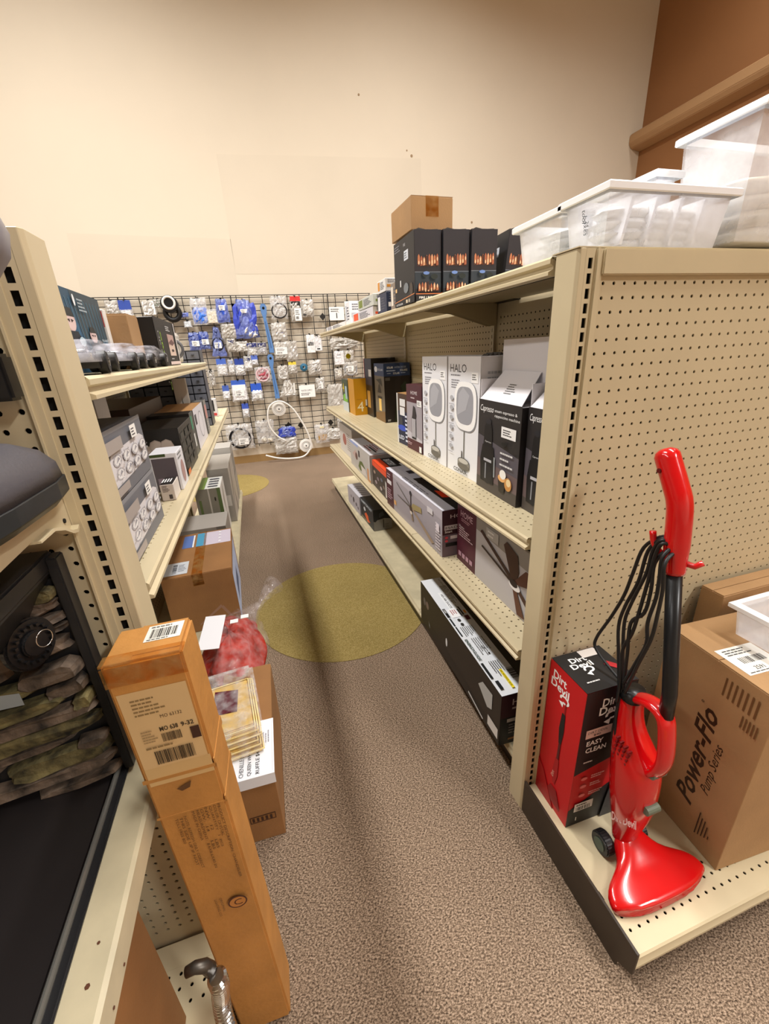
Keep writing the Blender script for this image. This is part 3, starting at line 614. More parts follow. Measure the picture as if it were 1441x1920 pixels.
# white hose and discs
T = thing('white_drain_hose', 'white hose looping down from a round disc to the floor', 'hose', (0, 0, 0))
hp = [(.301,.273),(.194,.348),(.114,.474),(.1,.618),(.135,.737),(.222,.799),(.325,.791),(.437,.695),(.54,.506),(.609,.315),(.62,.163),(.521,.045),(.351,.027),(.153,.054),(0,.110)]
def smooth_path(P, n=4):
    out = []; P = [Vector(p) for p in P]
    for i in range(len(P)-1):
        a = P[max(i-1, 0)]; b = P[i]; c = P[i+1]; d = P[min(i+2, len(P)-1)]
        for k in range(n):
            t = k/n; out.append(.5*((2*b)+(c-a)*t+(2*a-5*b+4*c-d)*t*t+(3*b-a-3*c+d)*t**3))
    out.append(P[-1]); return out
q = MB(); q.tube(smooth_path([(a, gy-.12, b) for a, b in hp]), .011, 8); q.build('hose_tube', WHITEP, T, smooth=True)
for nm, x, z, lab in (('round_wall_cap', .26, .701, 'round white ribbed disc in the top of the hose loop'), ('hose_reel_cap', .56, .174, 'round white disc in a clear bag where the hose reaches the floor')):
    D = thing(nm, lab, 'disc', (x, gy-.05, z))
    for r, a, b in ((.092, -.018, 0), (.075, -.024, -.017), (.03, -.034, -.023)):
        q = MB(); q.cyl((0, 0), r, a, b, 'y', 32); q.build('disc_rim' if r > .08 else 'disc_face', WHITEP, D, bevel=.002, seg=1)
    for r in (.058, .044):
        q = MB(); q.tube(ring_pts(0, -.0245, 0, r, 26), .0025, 5, closed=True); q.build('rib', solid('8A8A8A'), D)
    q = MB(); q.cyl((0, 0), .009, -.038, -.033, 'y', 10); q.build('hub', DARK, D)
hook(.26, .76, .03)
# yellow tag under the top shelf end
T = thing('yellow_sale_tag', 'small yellow tag dangling under the far end of the top right shelf', 'tag', (.83, 3.86, 1.33))
q = MB(); q.cyl((0, 0), .022, -.002, .002, 'y', 16); q.build('tag_disc', solid('F0E020'), T); q = MB(); q.tube([(0, 0, .02), (.004, 0, .13)], .0012, 4); q.build('tag_string', WIRE, T)

# ================================================================== RIGHT MIDDLE SHELF
ZM = .9095
def espresso_art(A):
    A.rect(0, 0, 1, 1, '2A2728'); A.poly([(0, .62), (1, .5), (1, .3), (0, .35)], '57525A'); A.poly([(0, .35), (1, .3), (1, .12), (0, .12)], '6B5A5A')
    A.rect(0, 0, 1, .13, '4B4440')
    A.text('Capresso', .05, .86, .085, 'FFFFFF', w=.34, italic=True)
    A.text('steam espresso &', .42, .885, .038, 'FFFFFF', w=.50); A.text('cappuccino machine', .42, .835, .038, 'FFFFFF', w=.56)
    A.poly([(.60, .66), (.92, .66), (.92, .77), (.60, .77)], 'F2F2F2'); A.lines(.64, .68, .88, .75, 3, '222222')
    # machine
    A.poly([(.17, .5), (.19, .72), (.24, .78), (.33, .78), (.38, .72), (.40, .5)], '101014'); A.ell(.285, .78, .07, .03, '26262C')
    A.poly([(.12, .1), (.1, .35), (.15, .52), (.44, .52), (.47, .35), (.46, .1)], '0C0C10'); A.ell(.30, .2, .13, .11, '17171C'); A.rect(.2, .34, .4, .37, 'B8B8BE')
    A.poly([(.24, .14), (.27, .14), (.27, .32), (.24, .32)], '8E9096'); A.text('Capresso', .22, .55, .022, 'E8E8E8', w=.16)
    A.poly([(.46, .42), (.49, .42), (.5, .2), (.47, .2)], '9AA0A4')
    # glass and froth
    A.poly([(.62, .08), (.74, .08), (.77, .22), (.59, .22)], '2C2620'); A.ell(.68, .235, .09, .04, 'E8B070'); A.ell(.70, .28, .075, .05, 'F4F0EA'); A.ell(.83, .2, .08, .07, 'C88E4C'); A.ell(.84, .22, .05, .04, 'E8D0A0')
    for k, b in enumerate((.5, .44, .38)): A.lines(.62, b-.02, .92, b+.02, 1, 'DADADA', k)
    A.ell(.70, .60, .06, .02, '1A1A1A')
def espresso(x, y, label, d_=.254):
    w_, h_ = .20, .295
    T = carton('coffee_machine_box', label, x, y, ZM, w_, d_, h_, -2, cols={'all': '2E2A2C', 'y0': '262326', 'z1': 'D8D6DA'}, art={'x0': espresso_art}, group='open coffee machine boxes', cat='box', flap=False)
    WB = mat('white_board', 'E9E7EC', .6)
    q = MB(); q.prism([(.006, h_-.001), (d_-.006, h_-.001), (d_-.008, h_+.175), (.008, h_+.175)], 'x', .0735, .0755); q.build('back_flap', WB, T)
    q = MB(); 
    q.add([(0, .005, h_), (0, d_-.005, h_), (.07, d_-.03, h_+.085), (.07, .03, h_+.085), (.0015, .005, h_), (.0015, d_-.005, h_), (.0715, d_-.03, h_+.085), (.0715, .03, h_+.085)], [(0,1,2,3),(7,6,5,4),(0,4,5,1),(1,5,6,2),(2,6,7,3),(3,7,4,0)]); f = q.build('front_flap', WB, T)
    nrm = Vector((-.085, 0, .07)).normalized()
    A = Art((0, d_-.005, h_), (0, -1, 0), (.07, 0, .085), d_-.01, .11); A.lines(.45, .25, .68, .6, 5, '777777'); A.build(f)
    q = MB(); q.box((.003, d_-.004, h_), (w_-.003, d_-.002, h_+.06)); q.build('side_flap', WB, T)
    return T
espresso(.690, 1.003, 'open black coffee machine box with white flaps up, whole front in view')
espresso(.700, .818, 'open black coffee machine box half hidden by the corner post', .178)
bpy.context.view_layer.update()
def halo_art(A):
    A.rect(0, 0, 1, 1, 'EDEEF3'); A.text('HALO', .08, .875, .065, '2E2E34', w=.52); A.lines(.1, .84, .55, .862, 1, '77777D'); A.lines(.12, .74, .5, .82, 4, '8C8C94')
    A.rect(.76, .80, .95, .88, 'FDFDFD'); A.lines(.78, .82, .93, .87, 3, '444444')
    # mirror head (rounded oblong)
    def rr(cx, cy, rx, ry, p=3.2):
        return [(cx+rx*abs(math.cos(t))**(2/p)*(1 if math.cos(t) > 0 else -1), cy+ry*abs(math.sin(t))**(2/p)*(1 if math.sin(t) > 0 else -1)) for t in [2*math.pi*k/36 for k in range(36)]]
    A.poly(rr(.60, .60, .35, .205), '8A8B90'); A.poly(rr(.585, .605, .34, .20), 'FFFFFF'); A.poly(rr(.575, .61, .265, .155), '9FA0A8'); A.poly([(.34, .52), (.38, .70), (.52, .76), (.72, .70), (.62, .58)], 'B4B5BC')
    A.rect(.565, .155, .59, .40, '7A7870'); A.rect(.50, .13, .53, .22, '55534E')
    A.ell(.58, .13, .19, .035, '5E5C58'); A.rect(.39, .085, .77, .13, '8F8B82'); A.ell(.58, .085, .19, .03, '6E6A62'); A.ell(.58, .135, .16, .022, 'C9C6BE')
    for k in range(6): A.ell(.16, .66-.085*k, .06, .022, 'B9BAC0', 10); A.lines(.07, .6-.085*k, .26, .615-.085*k, 1, 'A8A8B0', k)
    A.text('CONAIR', .28, .025, .034, '1C1C20', w=.45, bold=True)
for k, (x, y, d_, lab) in enumerate(((.706, 1.268, .235, 'tall white lighted-mirror box, nearer of the pair'), (.698, 1.508, .236, 'tall white lighted-mirror box, farther of the pair'))):
    T = carton('mirror_box', lab, x, y, ZM, .13, d_, .424, 1.2, cols={'all': 'E6E6EA', 'y0': 'D9D6D6'}, art={'x0': halo_art, 'y0': lambda A: (A.lines(.2, .3, .8, .9, 14, 'A8A8AC'), A.rect(.2, .05, .8, .12, 'C4C4C8'))}, group='lighted mirror boxes')
    if k == 0:
        q = MB()
        for i in range(5): q.prism([(.03+.016*i, .424), (.045+.016*i, .424), (.04+.016*i, .430+.003*(i % 2))], 'y', .02, .05+.01*i)
        q.build('torn_lid_edge', mat('torn_board', '4A4540', .9), T)
def home_tall(A):
    A.rect(0, 0, 1, 1, 'A9A2A9'); A.rect(0, .74, 1, 1, '4E2430'); A.rect(0, 0, 1, .17, '4E1D28'); A.poly([(0, .3), (1, .2), (1, .17), (0, .17)], 'C9C4CC')
    A.text('HOME', .3, .86, .05, 'E8DDE0', w=.42); A.lines(.3, .79, .66, .83, 1, 'D0C0C4'); A.rect(.70, .70, .99, .79, 'F2F2F2'); A.lines(.73, .72, .95, .77, 3, '444444')
    A.poly([(.36, .5), (.62, .5), (.66, .56), (.58, .68), (.46, .7), (.40, .56)], '2E2B30'); A.rect(.36, .22, .62, .5, 'D5D2D8'); 
    for a in (.36, .45, .54, .61): A.rect(a, .2, a+.02, .5, '1E1C20')
    A.rect(.36, .19, .63, .215, '1E1C20'); A.text('HOME', .1, .1, .02, 'E0D0D4'); A.rect(.84, .02, .98, .11, 'F0F0F0'); A.lines(.06, .07, .5, .12, 2, 'C8A8B0')
carton('lamp_box', 'maroon and grey lamp box standing next to the white mirror boxes', .690, 1.748, ZM, .19, .19, .303, 1, cols={'all': '4E2430'}, art={'x0': home_tall})
def blue_small(A):
    A.rect(0, 0, 1, 1, '1C2440'); A.rect(0, .66, 1, 1, '4A3428'); A.rect(0, .0, .12, 1, 'DAD8D4'); A.rect(.3, .76, .8, .9, 'E8E8E8'); A.rect(.3, .58, .75, .74, 'ECECEC'); A.rect(.2, .32, .55, .55, '3E4048'); A.ell(.5, .33, .4, .06, '3552C0')
    for k in range(7): A.rect(.8, .08+.08*k, .98, .12+.08*k, 'D8DCEC')
    A.text('LED', .2, .1, .08, 'DDE2F4', w=.5, bold=True)
carton('light_bulb_box', 'small navy box with white edge, just beyond the maroon lamp box', .692, 1.945, ZM, .17, .14, .252, 3, cols={'all': '232A44', 'z1': 'B98B58'}, art={'x0': blue_small})
def solar_x(A):
    A.rect(0, 0, 1, 1, '6E6658'); A.rect(0, .79, 1, 1, '2C4068'); A.ell(.2, .9, .16, .05, 'E8ECF4'); A.text('SOLAR', .42, .88, .035, 'E8ECF4', w=.5)
    A.poly([(.3, .5), (.7, .5), (.6, .62), (.5, .66), (.4, .62)], '1A1712'); A.rect(.4, .18, .66, .42, 'F0C870'); A.rect(.3, .40, .75, .44, '1C1A16'); A.poly([(0, 0), (1, 0), (1, .2), (0, .12)], '7A5A30'); A.poly([(.2, .72), (.8, .62), (.7, .75)], '20241C')
def solar_y(A):
    A.rect(0, 0, 1, 1, '1E130F'); A.rect(0, .79, 1, 1, '2B3E66'); A.text('SOLAR', .12, .915, .035, 'FFFFFF', w=.24, bold=True); A.text('LANTERN CASCADE', .4, .918, .03, 'B8C4DC', w=.45)
    A.text('SOLAIRE', .62, .865, .035, 'FFFFFF', w=.28); A.lines(.1, .86, .58, .9, 1, 'B8C4DC'); A.text('SOLAR', .35, .82, .032, 'FFFFFF', w=.25); A.lines(.12, .825, .32, .85, 1, 'B8C4DC'); A.lines(.64, .825, .9, .85, 1, 'B8C4DC')
    A.rect(.04, .72, .22, .77, '5A5650'); A.poly([(.4, 0), (.5, .25), (.48, .5), (.42, .3), (.36, 0)], '2E3A1C'); A.poly([(.62, .62), (.8, .7), (.96, .6), (.9, .5), (.7, .5)], '26301E'); A.lines(.08, .02, .25, .06, 2, 'E8E4DC')
carton('solar_lantern_box', 'dark box with a navy band, front one of the lantern boxes', .805, 2.70, ZM, .178, .244, .375, -1, cols={'all': '1E1410', 'z1': '1E2C4C'}, art={'x0': solar_x, 'y0': solar_y}, group='solar lantern boxes')
carton('solar_lantern_box', 'dark box standing behind the navy-banded lantern box', .80, 2.985, ZM, .18, .21, .405, 0, cols={'all': '26201C', 'y0': '302A24'}, art={'x0': lambda A: (A.rect(0, .55, 1, 1, '3A3E50'), A.rect(.6, .7, .95, .82, 'E6E6E6'), A.rect(.3, .15, .7, .45, 'B88A40'), A.rect(0, .1, .1, 1, '8C2A2A'))}, group='solar lantern boxes')
def yel(A):
    A.rect(0, 0, 1, 1, 'D99A0C'); A.text('4', .18, .1, .27, 'FFF3C8', w=.5); A.lines(.15, .42, .8, .45, 1, 'B07808'); A.rect(.84, .25, 1, .42, 'E6E2D8'); A.rect(.82, .22, .98, .25, '4A3A1A')
carton('path_light_box', 'bright yellow box with a big white 4 near the far end of the middle shelf', .705, 3.165, ZM, .10, .20, .268, 0, cols={'all': 'D99A0C', 'z1': '3A3630', 'x0': 'C88C10'}, art={'y0': yel})
carton('path_light_box', 'green and grey box with a yellow 4, behind the bright yellow box', .700, 3.37, ZM, .13, .22, .25, 0, cols={'all': '55604A', 'z1': '4A4A46'}, art={'x0': lambda A: (A.rect(0, .5, 1, 1, '3C4A30'), A.ell(.5, .4, .4, .15, '7CBB3C'), A.text('4', .15, .6, .28, 'F0D020', bold=True), A.rect(0, 0, 1, .3, 'C8D0D4'), A.rect(.55, .4, .85, .8, 'AFC4D0'))})

# ================================================================== RIGHT LOWER SHELF
ZL = .5585
def fan_blades(A, cx, cy, R, dark, light, n=5, rot=10, sq=.62):
    for k in range(n):
        a = math.radians(rot+360/n*k); ca, sa = math.cos(a), math.sin(a)
        P = []
        for r_, w_ in ((.12, .035), (1, .09), (1.02, .05), (1.0, -.05), (.98, -.06), (.12, -.035)):
            xx = R*(r_*ca-w_*sa*1.3); yy = R*(r_*sa+w_*ca*1.3)*sq; P.append((cx+xx*A.H/A.W*1.0, cy+yy))
        A.poly(P, dark)
    A.ell(cx, cy, .09*A.H/A.W*1.1, .06, light)
def fan_big(A):
    A.rect(0, 0, 1, 1, 'B9B5B6'); A.poly([(.27, 1), (1, 1), (1, .7), (.27, .78)], '8C857C'); A.rect(0, 0, .27, 1, '4C1A2A')
    A.text('HOME', .05, .80, .10, 'C8A8B0', w=.17); A.lines(.06, .72, .24, .78, 2, 'B08890'); A.lines(.03, .45, .24, .60, 4, 'E0C8D0'); A.text('Home', .03, .6, .05, 'F0E4E8'); 
    for k in range(4): A.rect(.03+.055*k, .1, .07+.055*k, .18, 'B08898')
    A.rect(.40, .78, .54, .93, 'A8A29A'); A.lines(.42, .8, .52, .91, 2, 'D8D4CE')
    cx, cy = .72, .42
    A.poly([(.33, .80), (.35, .84), (cx, cy+.05), (cx-.02, cy)], '3A2016'); A.poly([(.35, .58), (.36, .61), (cx, cy+.01), (cx-.02, cy-.02)], '34201A')
    A.poly([(.60, .86), (.63, .93), (.74, .84), (.76, .62), (cx+.01, cy), (cx-.02, cy)], '3E2318'); A.poly([(cx, cy+.04), (.82, .72), (.98, .74), (.99, .62), (cx, cy)], '5A3426')
    A.poly([(cx-.02, cy), (cx+.02, cy-.02), (.84, .05), (.77, .03)], '5A3220'); A.poly([(cx, cy), (cx+.02, cy+.03), (.99, .16), (.98, .04)], '402418'); A.ell(cx+.01, cy-.02, .055, .06, 'E8E4E2'); A.ell(cx, cy+.01, .04, .05, '241816')
carton('ceiling_fan_box', 'big grey and maroon box with dark brown fan blades, partly behind the corner post', .690, .822, ZL, .25, .56, .245, 0, cols={'all': '3A3634', 'x0': 'B9B5B6', 'z1': '4A4A44'}, art={'x0': fan_big, 'z1s': lambda A: (A.rect(.02, .55, .98, .9, '2A2A28'), A.text('HOME', .4, .6, .2, '70706A'))}, group='ceiling fan boxes')
def fan2_x(A):
    A.rect(0, 0, 1, 1, 'A8A2AA'); A.rect(0, 0, .16, 1, '4A1E2C'); A.poly([(.16, 1), (1, 1), (1, .8), (.16, .9)], 'B8B2BA')
    A.rect(.02, .62, .12, .73, 'E8E4E6'); A.lines(.02, .2, .14, .5, 5, 'C8A8B4'); A.lines(.03, .78, .13, .92, 2, 'C8A8B4'); A.rect(.17, .18, .22, .3, 'E8B070')
    cx, cy = .52, .5
    A.rect(cx-.008, cy, cx+.008, .9, '2E262A'); A.ell(cx, .84, .02, .06, '2A2830'); A.poly([(.24, .83), (.25, .85), (cx, cy+.04), (cx, cy)], '6A625C'); A.poly([(.26, .52), (.26, .54), (cx, cy+.02), (cx, cy-.02)], '6A625C')
    A.poly([(cx, cy), (.56, .64), (.70, .70), (.71, .58), (cx+.02, cy-.02)], 'A89868'); A.poly([(cx, cy), (cx+.04, cy+.02), (.90, .17), (.86, .10)], 'A8927C'); A.poly([(cx-.01, cy), (cx+.01, cy), (.57, .22), (.54, .2)], '9C866C'); A.ell(cx+.005, cy-.02, .025, .07, '4A3830'); A.ell(cx+.01, cy-.12, .02, .04, 'F0E4D4')
    A.rect(.80, .76, .88, .88, 'DAD6DA'); A.lines(.92, .1, .99, .7, 9, 'E8E0E8'); A.rect(.93, .5, .97, .66, 'EDE4EC')
def fan2_y(A):
    A.rect(0, 0, 1, 1, '7A6878'); A.rect(0, .48, 1, 1, '3E1C28'); A.text('HOME', .2, .82, .08, 'E0D0D4', w=.55); A.rect(.05, .58, .95, .68, 'CFC6CC'); A.text('MADE for', .08, .6, .05, '2A2228', w=.6); A.text('Smart', .06, .52, .05, 'F4F0F2', bold=True)
    A.rect(.08, .22, .42, .30, '1A1418'); A.rect(.5, .22, .84, .30, '1A1418'); A.rect(.2, .38, .6, .45, 'E8DCE4'); A.ell(.1, .42, .04, .025, 'E84A5A'); A.ell(.1, .35, .04, .025, 'E84A5A')
def fan2_t(A):
    A.rect(0, 0, 1, 1, 'D9D7E2'); A.rect(.36, .32, 1, 1, '2C2826'); A.rect(0, 0, .99, .32, 'E4E2EC'); A.poly([(.38, .45), (.6, .5), (.62, .55), (.4, .52)], '15110F'); A.poly([(.45, .3), (.49, .3), (.53, .8), (.5, .8)], '15110F'); A.poly([(.66, .42), (.80, .38), (.82, .6), (.7, .62)], 'E8421A'); A.rect(.16, .4, .24, .7, '3A3A40'); A.lines(.3, .05, .9, .2, 2, '8A8894')
carton('ceiling_fan_box', 'long lilac box with pale wooden fan blades in the middle of the lower shelf', .634, 1.405, ZL, .175, .72, .205, 1, cols={'all': '5A4A54', 'x0': 'A8A2AA', 'z1': 'D9D7E2'}, art={'x0': fan2_x, 'y0': fan2_y, 'z1s': fan2_t}, group='ceiling fan boxes', flap=False)
def orange_x(A):
    A.rect(0, 0, 1, 1, '3A3230'); A.rect(0, .8, 1, 1, 'E8502A'); A.poly([(.9, .05), (.98, .05), (.98, .6), (.9, .65)], 'D8D4D0')
    for a, b, c in ((.1, .6, 'A89080'), (.35, .45, '8C7C84'), (.6, .55, '6A6E7C'), (.2, .25, '9C8C94'), (.55, .2, 'B8A8A8'), (.75, .35, '7A6A60')): A.ell(a+.06, b, .08, .07, c, 8)
def orange_t(A):
    A.rect(0, 0, 1, 1, '1C1A1C'); A.rect(0, 0, 1, .2, 'EE5228'); A.poly([(.7, 0), (1, 0), (1, .8), (.8, .4)], 'EE5228'); A.rect(.1, .22, .6, .42, '4C5660'); A.text('BATTERY', .12, .24, .16, 'E8ECEE', w=.5, bold=True); A.rect(.5, .5, .85, .75, 'E8E8E8'); A.ell(.4, .7, .1, .1, '903040', 8)
carton('power_tool_box', 'black and orange box between the lilac fan box and the white food box', .634, 2.165, ZL, .25, .33, .165, -1, cols={'all': '2A2626', 'x0': 'E8502A', 'y0': '2E2A2C'}, art={'x0': orange_x, 'z1s': orange_t}, flap=False)
def food(A):
    A.rect(0, 0, 1, 1, 'BEB9B4'); A.rect(0, .9, .45, 1, '98A8D8'); A.poly([(.12, .5), (.3, .75), (.42, .6), (.3, .4)], 'C4A8A0'); A.ell(.34, .52, .06, .14, '6A4A44'); A.rect(.45, .58, .52, .82, '3A3238'); A.poly([(.42, .2), (.5, .45), (.62, .5), (.75, .35), (.7, .15), (.5, .1)], '5C6A34'); A.poly([(.55, .35), (.8, .3), (.85, .1), (.6, .05)], 'D8D0CC'); A.rect(.86, .02, .99, .45, 'D0905C'); A.rect(.93, .1, 1, .95, 'C8C4C0')
carton('appliance_box', 'white box with a salad picture on the lower shelf, beyond the orange box', .630, 2.51, ZL, .25, .59, .192, 0, cols={'all': 'C4BEB8', 'z1': 'E0DCE0', 'y1': 'C89A50'}, art={'x0': food, 'z1s': lambda A: (A.rect(.02, .4, .55, 1, 'B07A40'), A.rect(.45, .1, .98, .6, 'E8E4E6'), A.lines(.5, .1, .95, .5, 5, '9A3440'), A.rect(.6, .2, .9, .26, '333333'))}, flap=False)
carton('appliance_box', 'tall pale box with a faint red print at the far end of the lower shelf', .66, 3.16, ZL, .22, .50, .24, 0, cols={'all': 'CDC5BC'}, art={'x0': lambda A: (A.rect(0, 0, 1, 1, 'D2CCC8'), A.ell(.4, .5, .15, .2, 'A8655A'), A.lines(.6, .2, .9, .8, 8, '9A8C88'))})
# ================================================================== RIGHT BASE DECK
ZB = .1205
carton('kitchen_scale_box', 'small pale lilac box on the right base deck, far one of two', .664, 3.075, ZB, .16, .385, .157, 2, cols={'all': 'B8B4BC', 'z1': 'CFCDD6'}, art={'x0': lambda A: (A.rect(0, 0, 1, 1, 'B4B0B8'), A.ell(.5, .5, .06, .16, '2E2428'), A.ell(.3, .55, .05, .08, '7A747C'), A.ell(.72, .4, .06, .1, '5A525A'), A.ell(.86, .3, .05, .08, '6A626A')), 'z1s': lambda A: (A.rect(0, 0, 1, 1, 'D2D0D8'), *[A.poly([(.25+.14*k, .2), (.3+.14*k, .2), (.36+.14*k, .8), (.33+.14*k, .8)], '6A6870') for k in range(5)])}, flap=False)
def dk(A):
    A.rect(0, 0, 1, 1, '22282E'); A.text('HAMPTON BAY', .06, .82, .14, 'C8D4DC', w=.85, bold=True); A.ell(.33, .6, .08, .1, 'D8DCE0', 8); A.poly([(.3, .35), (.45, .5), (.6, .42), (.62, .28), (.75, .2), (.55, .1), (.42, .2)], 'E8602A'); A.lines(.05, .05, .9, .14, 2, 'C8B890')
def dky(A):
    A.rect(0, 0, 1, 1, '15181E'); A.poly([(0, 0), (1, 0), (1, .42), (.9, .5), (.6, .55), (.2, .5), (.1, .42), (0, .45)], '8E8C88'); A.rect(.5, .1, .56, .5, '4A4844'); A.poly([(.3, .6), (.6, .7), (.5, .9), (.3, .8)], '3A4048'); A.lines(.6, .1, .9, .3, 3, '6A6864')
carton('camp_stove_box', 'dark teal box with an orange picture, nearer of two on the right base deck', .684, 2.73, ZB, .143, .34, .166, 2, cols={'all': '1C2228'}, art={'x0': dk, 'y0': dky}, flap=False)
def ac_t(A):
    A.rect(0, 0, 1, 1, 'E2E6EC'); A.text('HDI AIR RUCK', .02, .82, .07, '222222', w=.10)
    A.rect(.17, .35, .36, .75, 'F0F2F5'); A.text('HDI AIR DUCTS', .19, .42, .10, '111111', w=.15, bold=True); A.lines(.1, .62, .36, .95, 5, '777777')
    A.rect(.335, .04, .42, .16, '151515'); A.text('HH', .345, .06, .08, 'FFFFFF', w=.03); A.rect(.35, .22, .43, .6, 'F8F8FA'); A.lines(.36, .28, .42, .55, 3, 'A84848'); A.rect(.36, .62, .43, .67, '151515'); A.rect(.34, .72, .42, .78, '15181C'); A.rect(.38, .84, .41, .92, 'F0A030'); A.rect(.43, .72, .47, .9, '5C2030')
    A.rect(.43, .05, .50, .12, '1C2226'); A.rect(.51, .05, .59, .11, '1C2226'); A.lines(.52, .2, .6, .75, 7, '777777'); A.ell(.46, .4, .012, .07, '333333', 8); A.ell(.5, .4, .012, .07, '333333', 8)
    A.text('ENERGYGUIDE', .62, .06, .11, '0C3020', w=.16, bold=True); A.lines(.62, .3, .76, .8, 6, '888888'); A.text('17', .69, .45, .12, '222222', w=.02, bold=True); A.rect(.74, .55, .75, .62, '111111')
    A.rect(.80, .03, .90, .12, '15181C'); A.lines(.80, .3, .9, .7, 5, '666666'); A.bars(.86, .72, .93, .98, '111111', 14); A.rect(.86, .48, .975, .58, 'F2DA20'); A.text('SEE REVERSE SIDE', .865, .5, .05, '5A4A00', w=.10, bold=True); A.rect(.92, .08, .97, .2, '15181C')
def ac_x(A):
    A.rect(0, 0, 1, 1, '2B251F'); A.poly([(0, 0), (1, 0), (1, .2), (0, .3)], '221D18'); A.ell(.07, .62, .02, .1, '6A6460', 8); A.ell(.12, .62, .025, .1, '7A6A60', 8); A.poly([(.14, .28), (.165, .12), (.18, .06), (.15, .18)], 'D8DADA'); A.ell(.42, .44, .012, .1, 'E4E8EA', 12); A.poly([(.80, .62), (.84, .78), (.93, .80), (.93, .5), (.89, .42)], 'B8BAB8'); A.rect(.90, .1, .99, .3, 'D8D6D2'); A.poly([(.70, .10), (.705, .15), (.86, .06), (.855, .02)], 'C8CACA')
def ac_y(A):
    A.rect(0, 0, 1, 1, '1C1A1C'); A.rect(0, .55, 1, 1, '3C1824'); A.text('HOME', .25, .78, .12, 'D8C8CC', w=.8); A.lines(.25, .68, .9, .76, 1, 'B8A8AC'); A.rect(.15, .45, 1, .52, 'C8C4C4'); A.lines(.2, .2, .9, .42, 4, '8A8484'); A.rect(.2, .08, .8, .12, 'A0703C')
def ac_top(A):
    A.rect(0, 0, 1, 1, '3A342C'); H0 = A.H; A.H = H0*.62; ac_t(A); A.H = H0
carton('air_conditioner_box', 'long black box with white printed top on the right base deck', .598, .870, ZB, .16, .745, .212, -1.5, cols={'all': '2B251F', 'z1': '3A342C'}, art={'z1s': ac_top, 'x0': ac_x, 'y0': ac_y}, flap=False)

# ================================================================== RIGHT TOP SHELF
ZT = 1.5245
def flame(A):
    A.rect(0, 0, 1, 1, '1D1720'); A.poly([(0, .42), (1, .42), (1, .2), (0, .18)], '25303C'); A.rect(0, .415, 1, .425, '6C7482')
    for base, top, n in ((.50, .68, 8), (.14, .28, 7)):
        r = random.Random(n)
        A.rect(.10, base, .90, top-.06, '4A241A')
        for k in range(n):
            a = .11+.78*k/n; h1 = top-r.uniform(0, .05); b0 = base+r.uniform(0, .03)
            A.poly([(a, b0), (a+.085, b0+.01), (a+.08, h1-.03), (a+.045, h1), (a+.008, h1-.03)], ('C0764E', 'A85C3C', 'D89A74')[k % 3])
            A.ell(a+.045, (base+top)/2-.02+r.uniform(-.03, .03), .022, .03, 'F2CDA8', 7)
        A.rect(.42, base+.02, .5, base+.14, '3A1810')
    A.rect(.0, 0, 1, .1, '131015'); A.rect(0, .10, 1, .112, 'D87840'); A.text('FIRE / BOWL', .12, .035, .035, 'F4F4F4', w=.7, bold=True)
    A.ell(.35, .37, .1, .03, '1A2420', 8); A.ell(.7, .35, .14, .04, '18221E', 8); A.ell(.4, .40, .12, .025, '6C8CD0', 8)
def bside(A):
    A.rect(0, 0, 1, 1, '1A1B22'); A.rect(.52, .66, .72, .8, 'D8DEE8'); A.lines(.54, .68, .7, .78, 3, '445'+'566'); A.text('FIRE', .5, .87, .04, 'C8C8CC'); A.lines(.05, .84, .4, .95, 3, '8A8A92'); A.rect(.04, .24, .12, .3, 'F0C890'); A.rect(.3, .3, .36, .4, 'D8D8D8'); A.ell(.6, .25, .12, .08, '7C8288', 10); A.ell(.85, .2, .08, .1, '4A4038', 10)
    A.poly([(0, .0), (1, 0), (1, .115), (0, .07)], '15181C'); A.poly([(0, .07), (1, .115), (1, .127), (0, .082)], 'D88850'); A.text('OUTDOOR', .08, .015, .03, 'E8E8E8', w=.35, bold=True); A.rect(.6, .02, .68, .07, 'E8D8B8'); A.rect(.72, .02, .8, .07, 'B8B0A0')
for k in range(4):
    lab = ['nearest aisle of four black fire-picture boxes, standing on the shelf edge', 'second of four black fire-picture boxes from the aisle', 'third of four black fire-picture boxes from the aisle', 'tilted last of four black fire-picture boxes, beside the plastic bins'][k]
    x = .598+.1035*k; yy = 1.565
    T = carton('fire_bowl_box', lab, x+(.02 if k == 3 else 0), yy-.012*k, ZT, .100, .235, .222, -1 if k < 3 else -4, cols={'all': '1D1B22', 'z1': '8C8880'}, art={'y0': flame, 'x0': bside}, group='black fire bowl boxes', tilt=(0, 5) if k == 3 else None)
    if k == 3: T.location.z += .001
    q = MB(); q.prism([(.004, .222), (.096, .222), (.09, .226), (.05, .2235), (.02, .229)], 'y', .01, .016); q.build('bent_lid', mat('torn_board', '4A4540', .9), T)
carton('shipping_carton', 'plain brown carton on top of the black fire-picture boxes', .604, 1.605, ZT+.2305, .158, .21, .10, 1, KRAFT_B, tape=True, art={'y0': lambda A: A.rect(0, .985, 1, 1, '8A6840')})
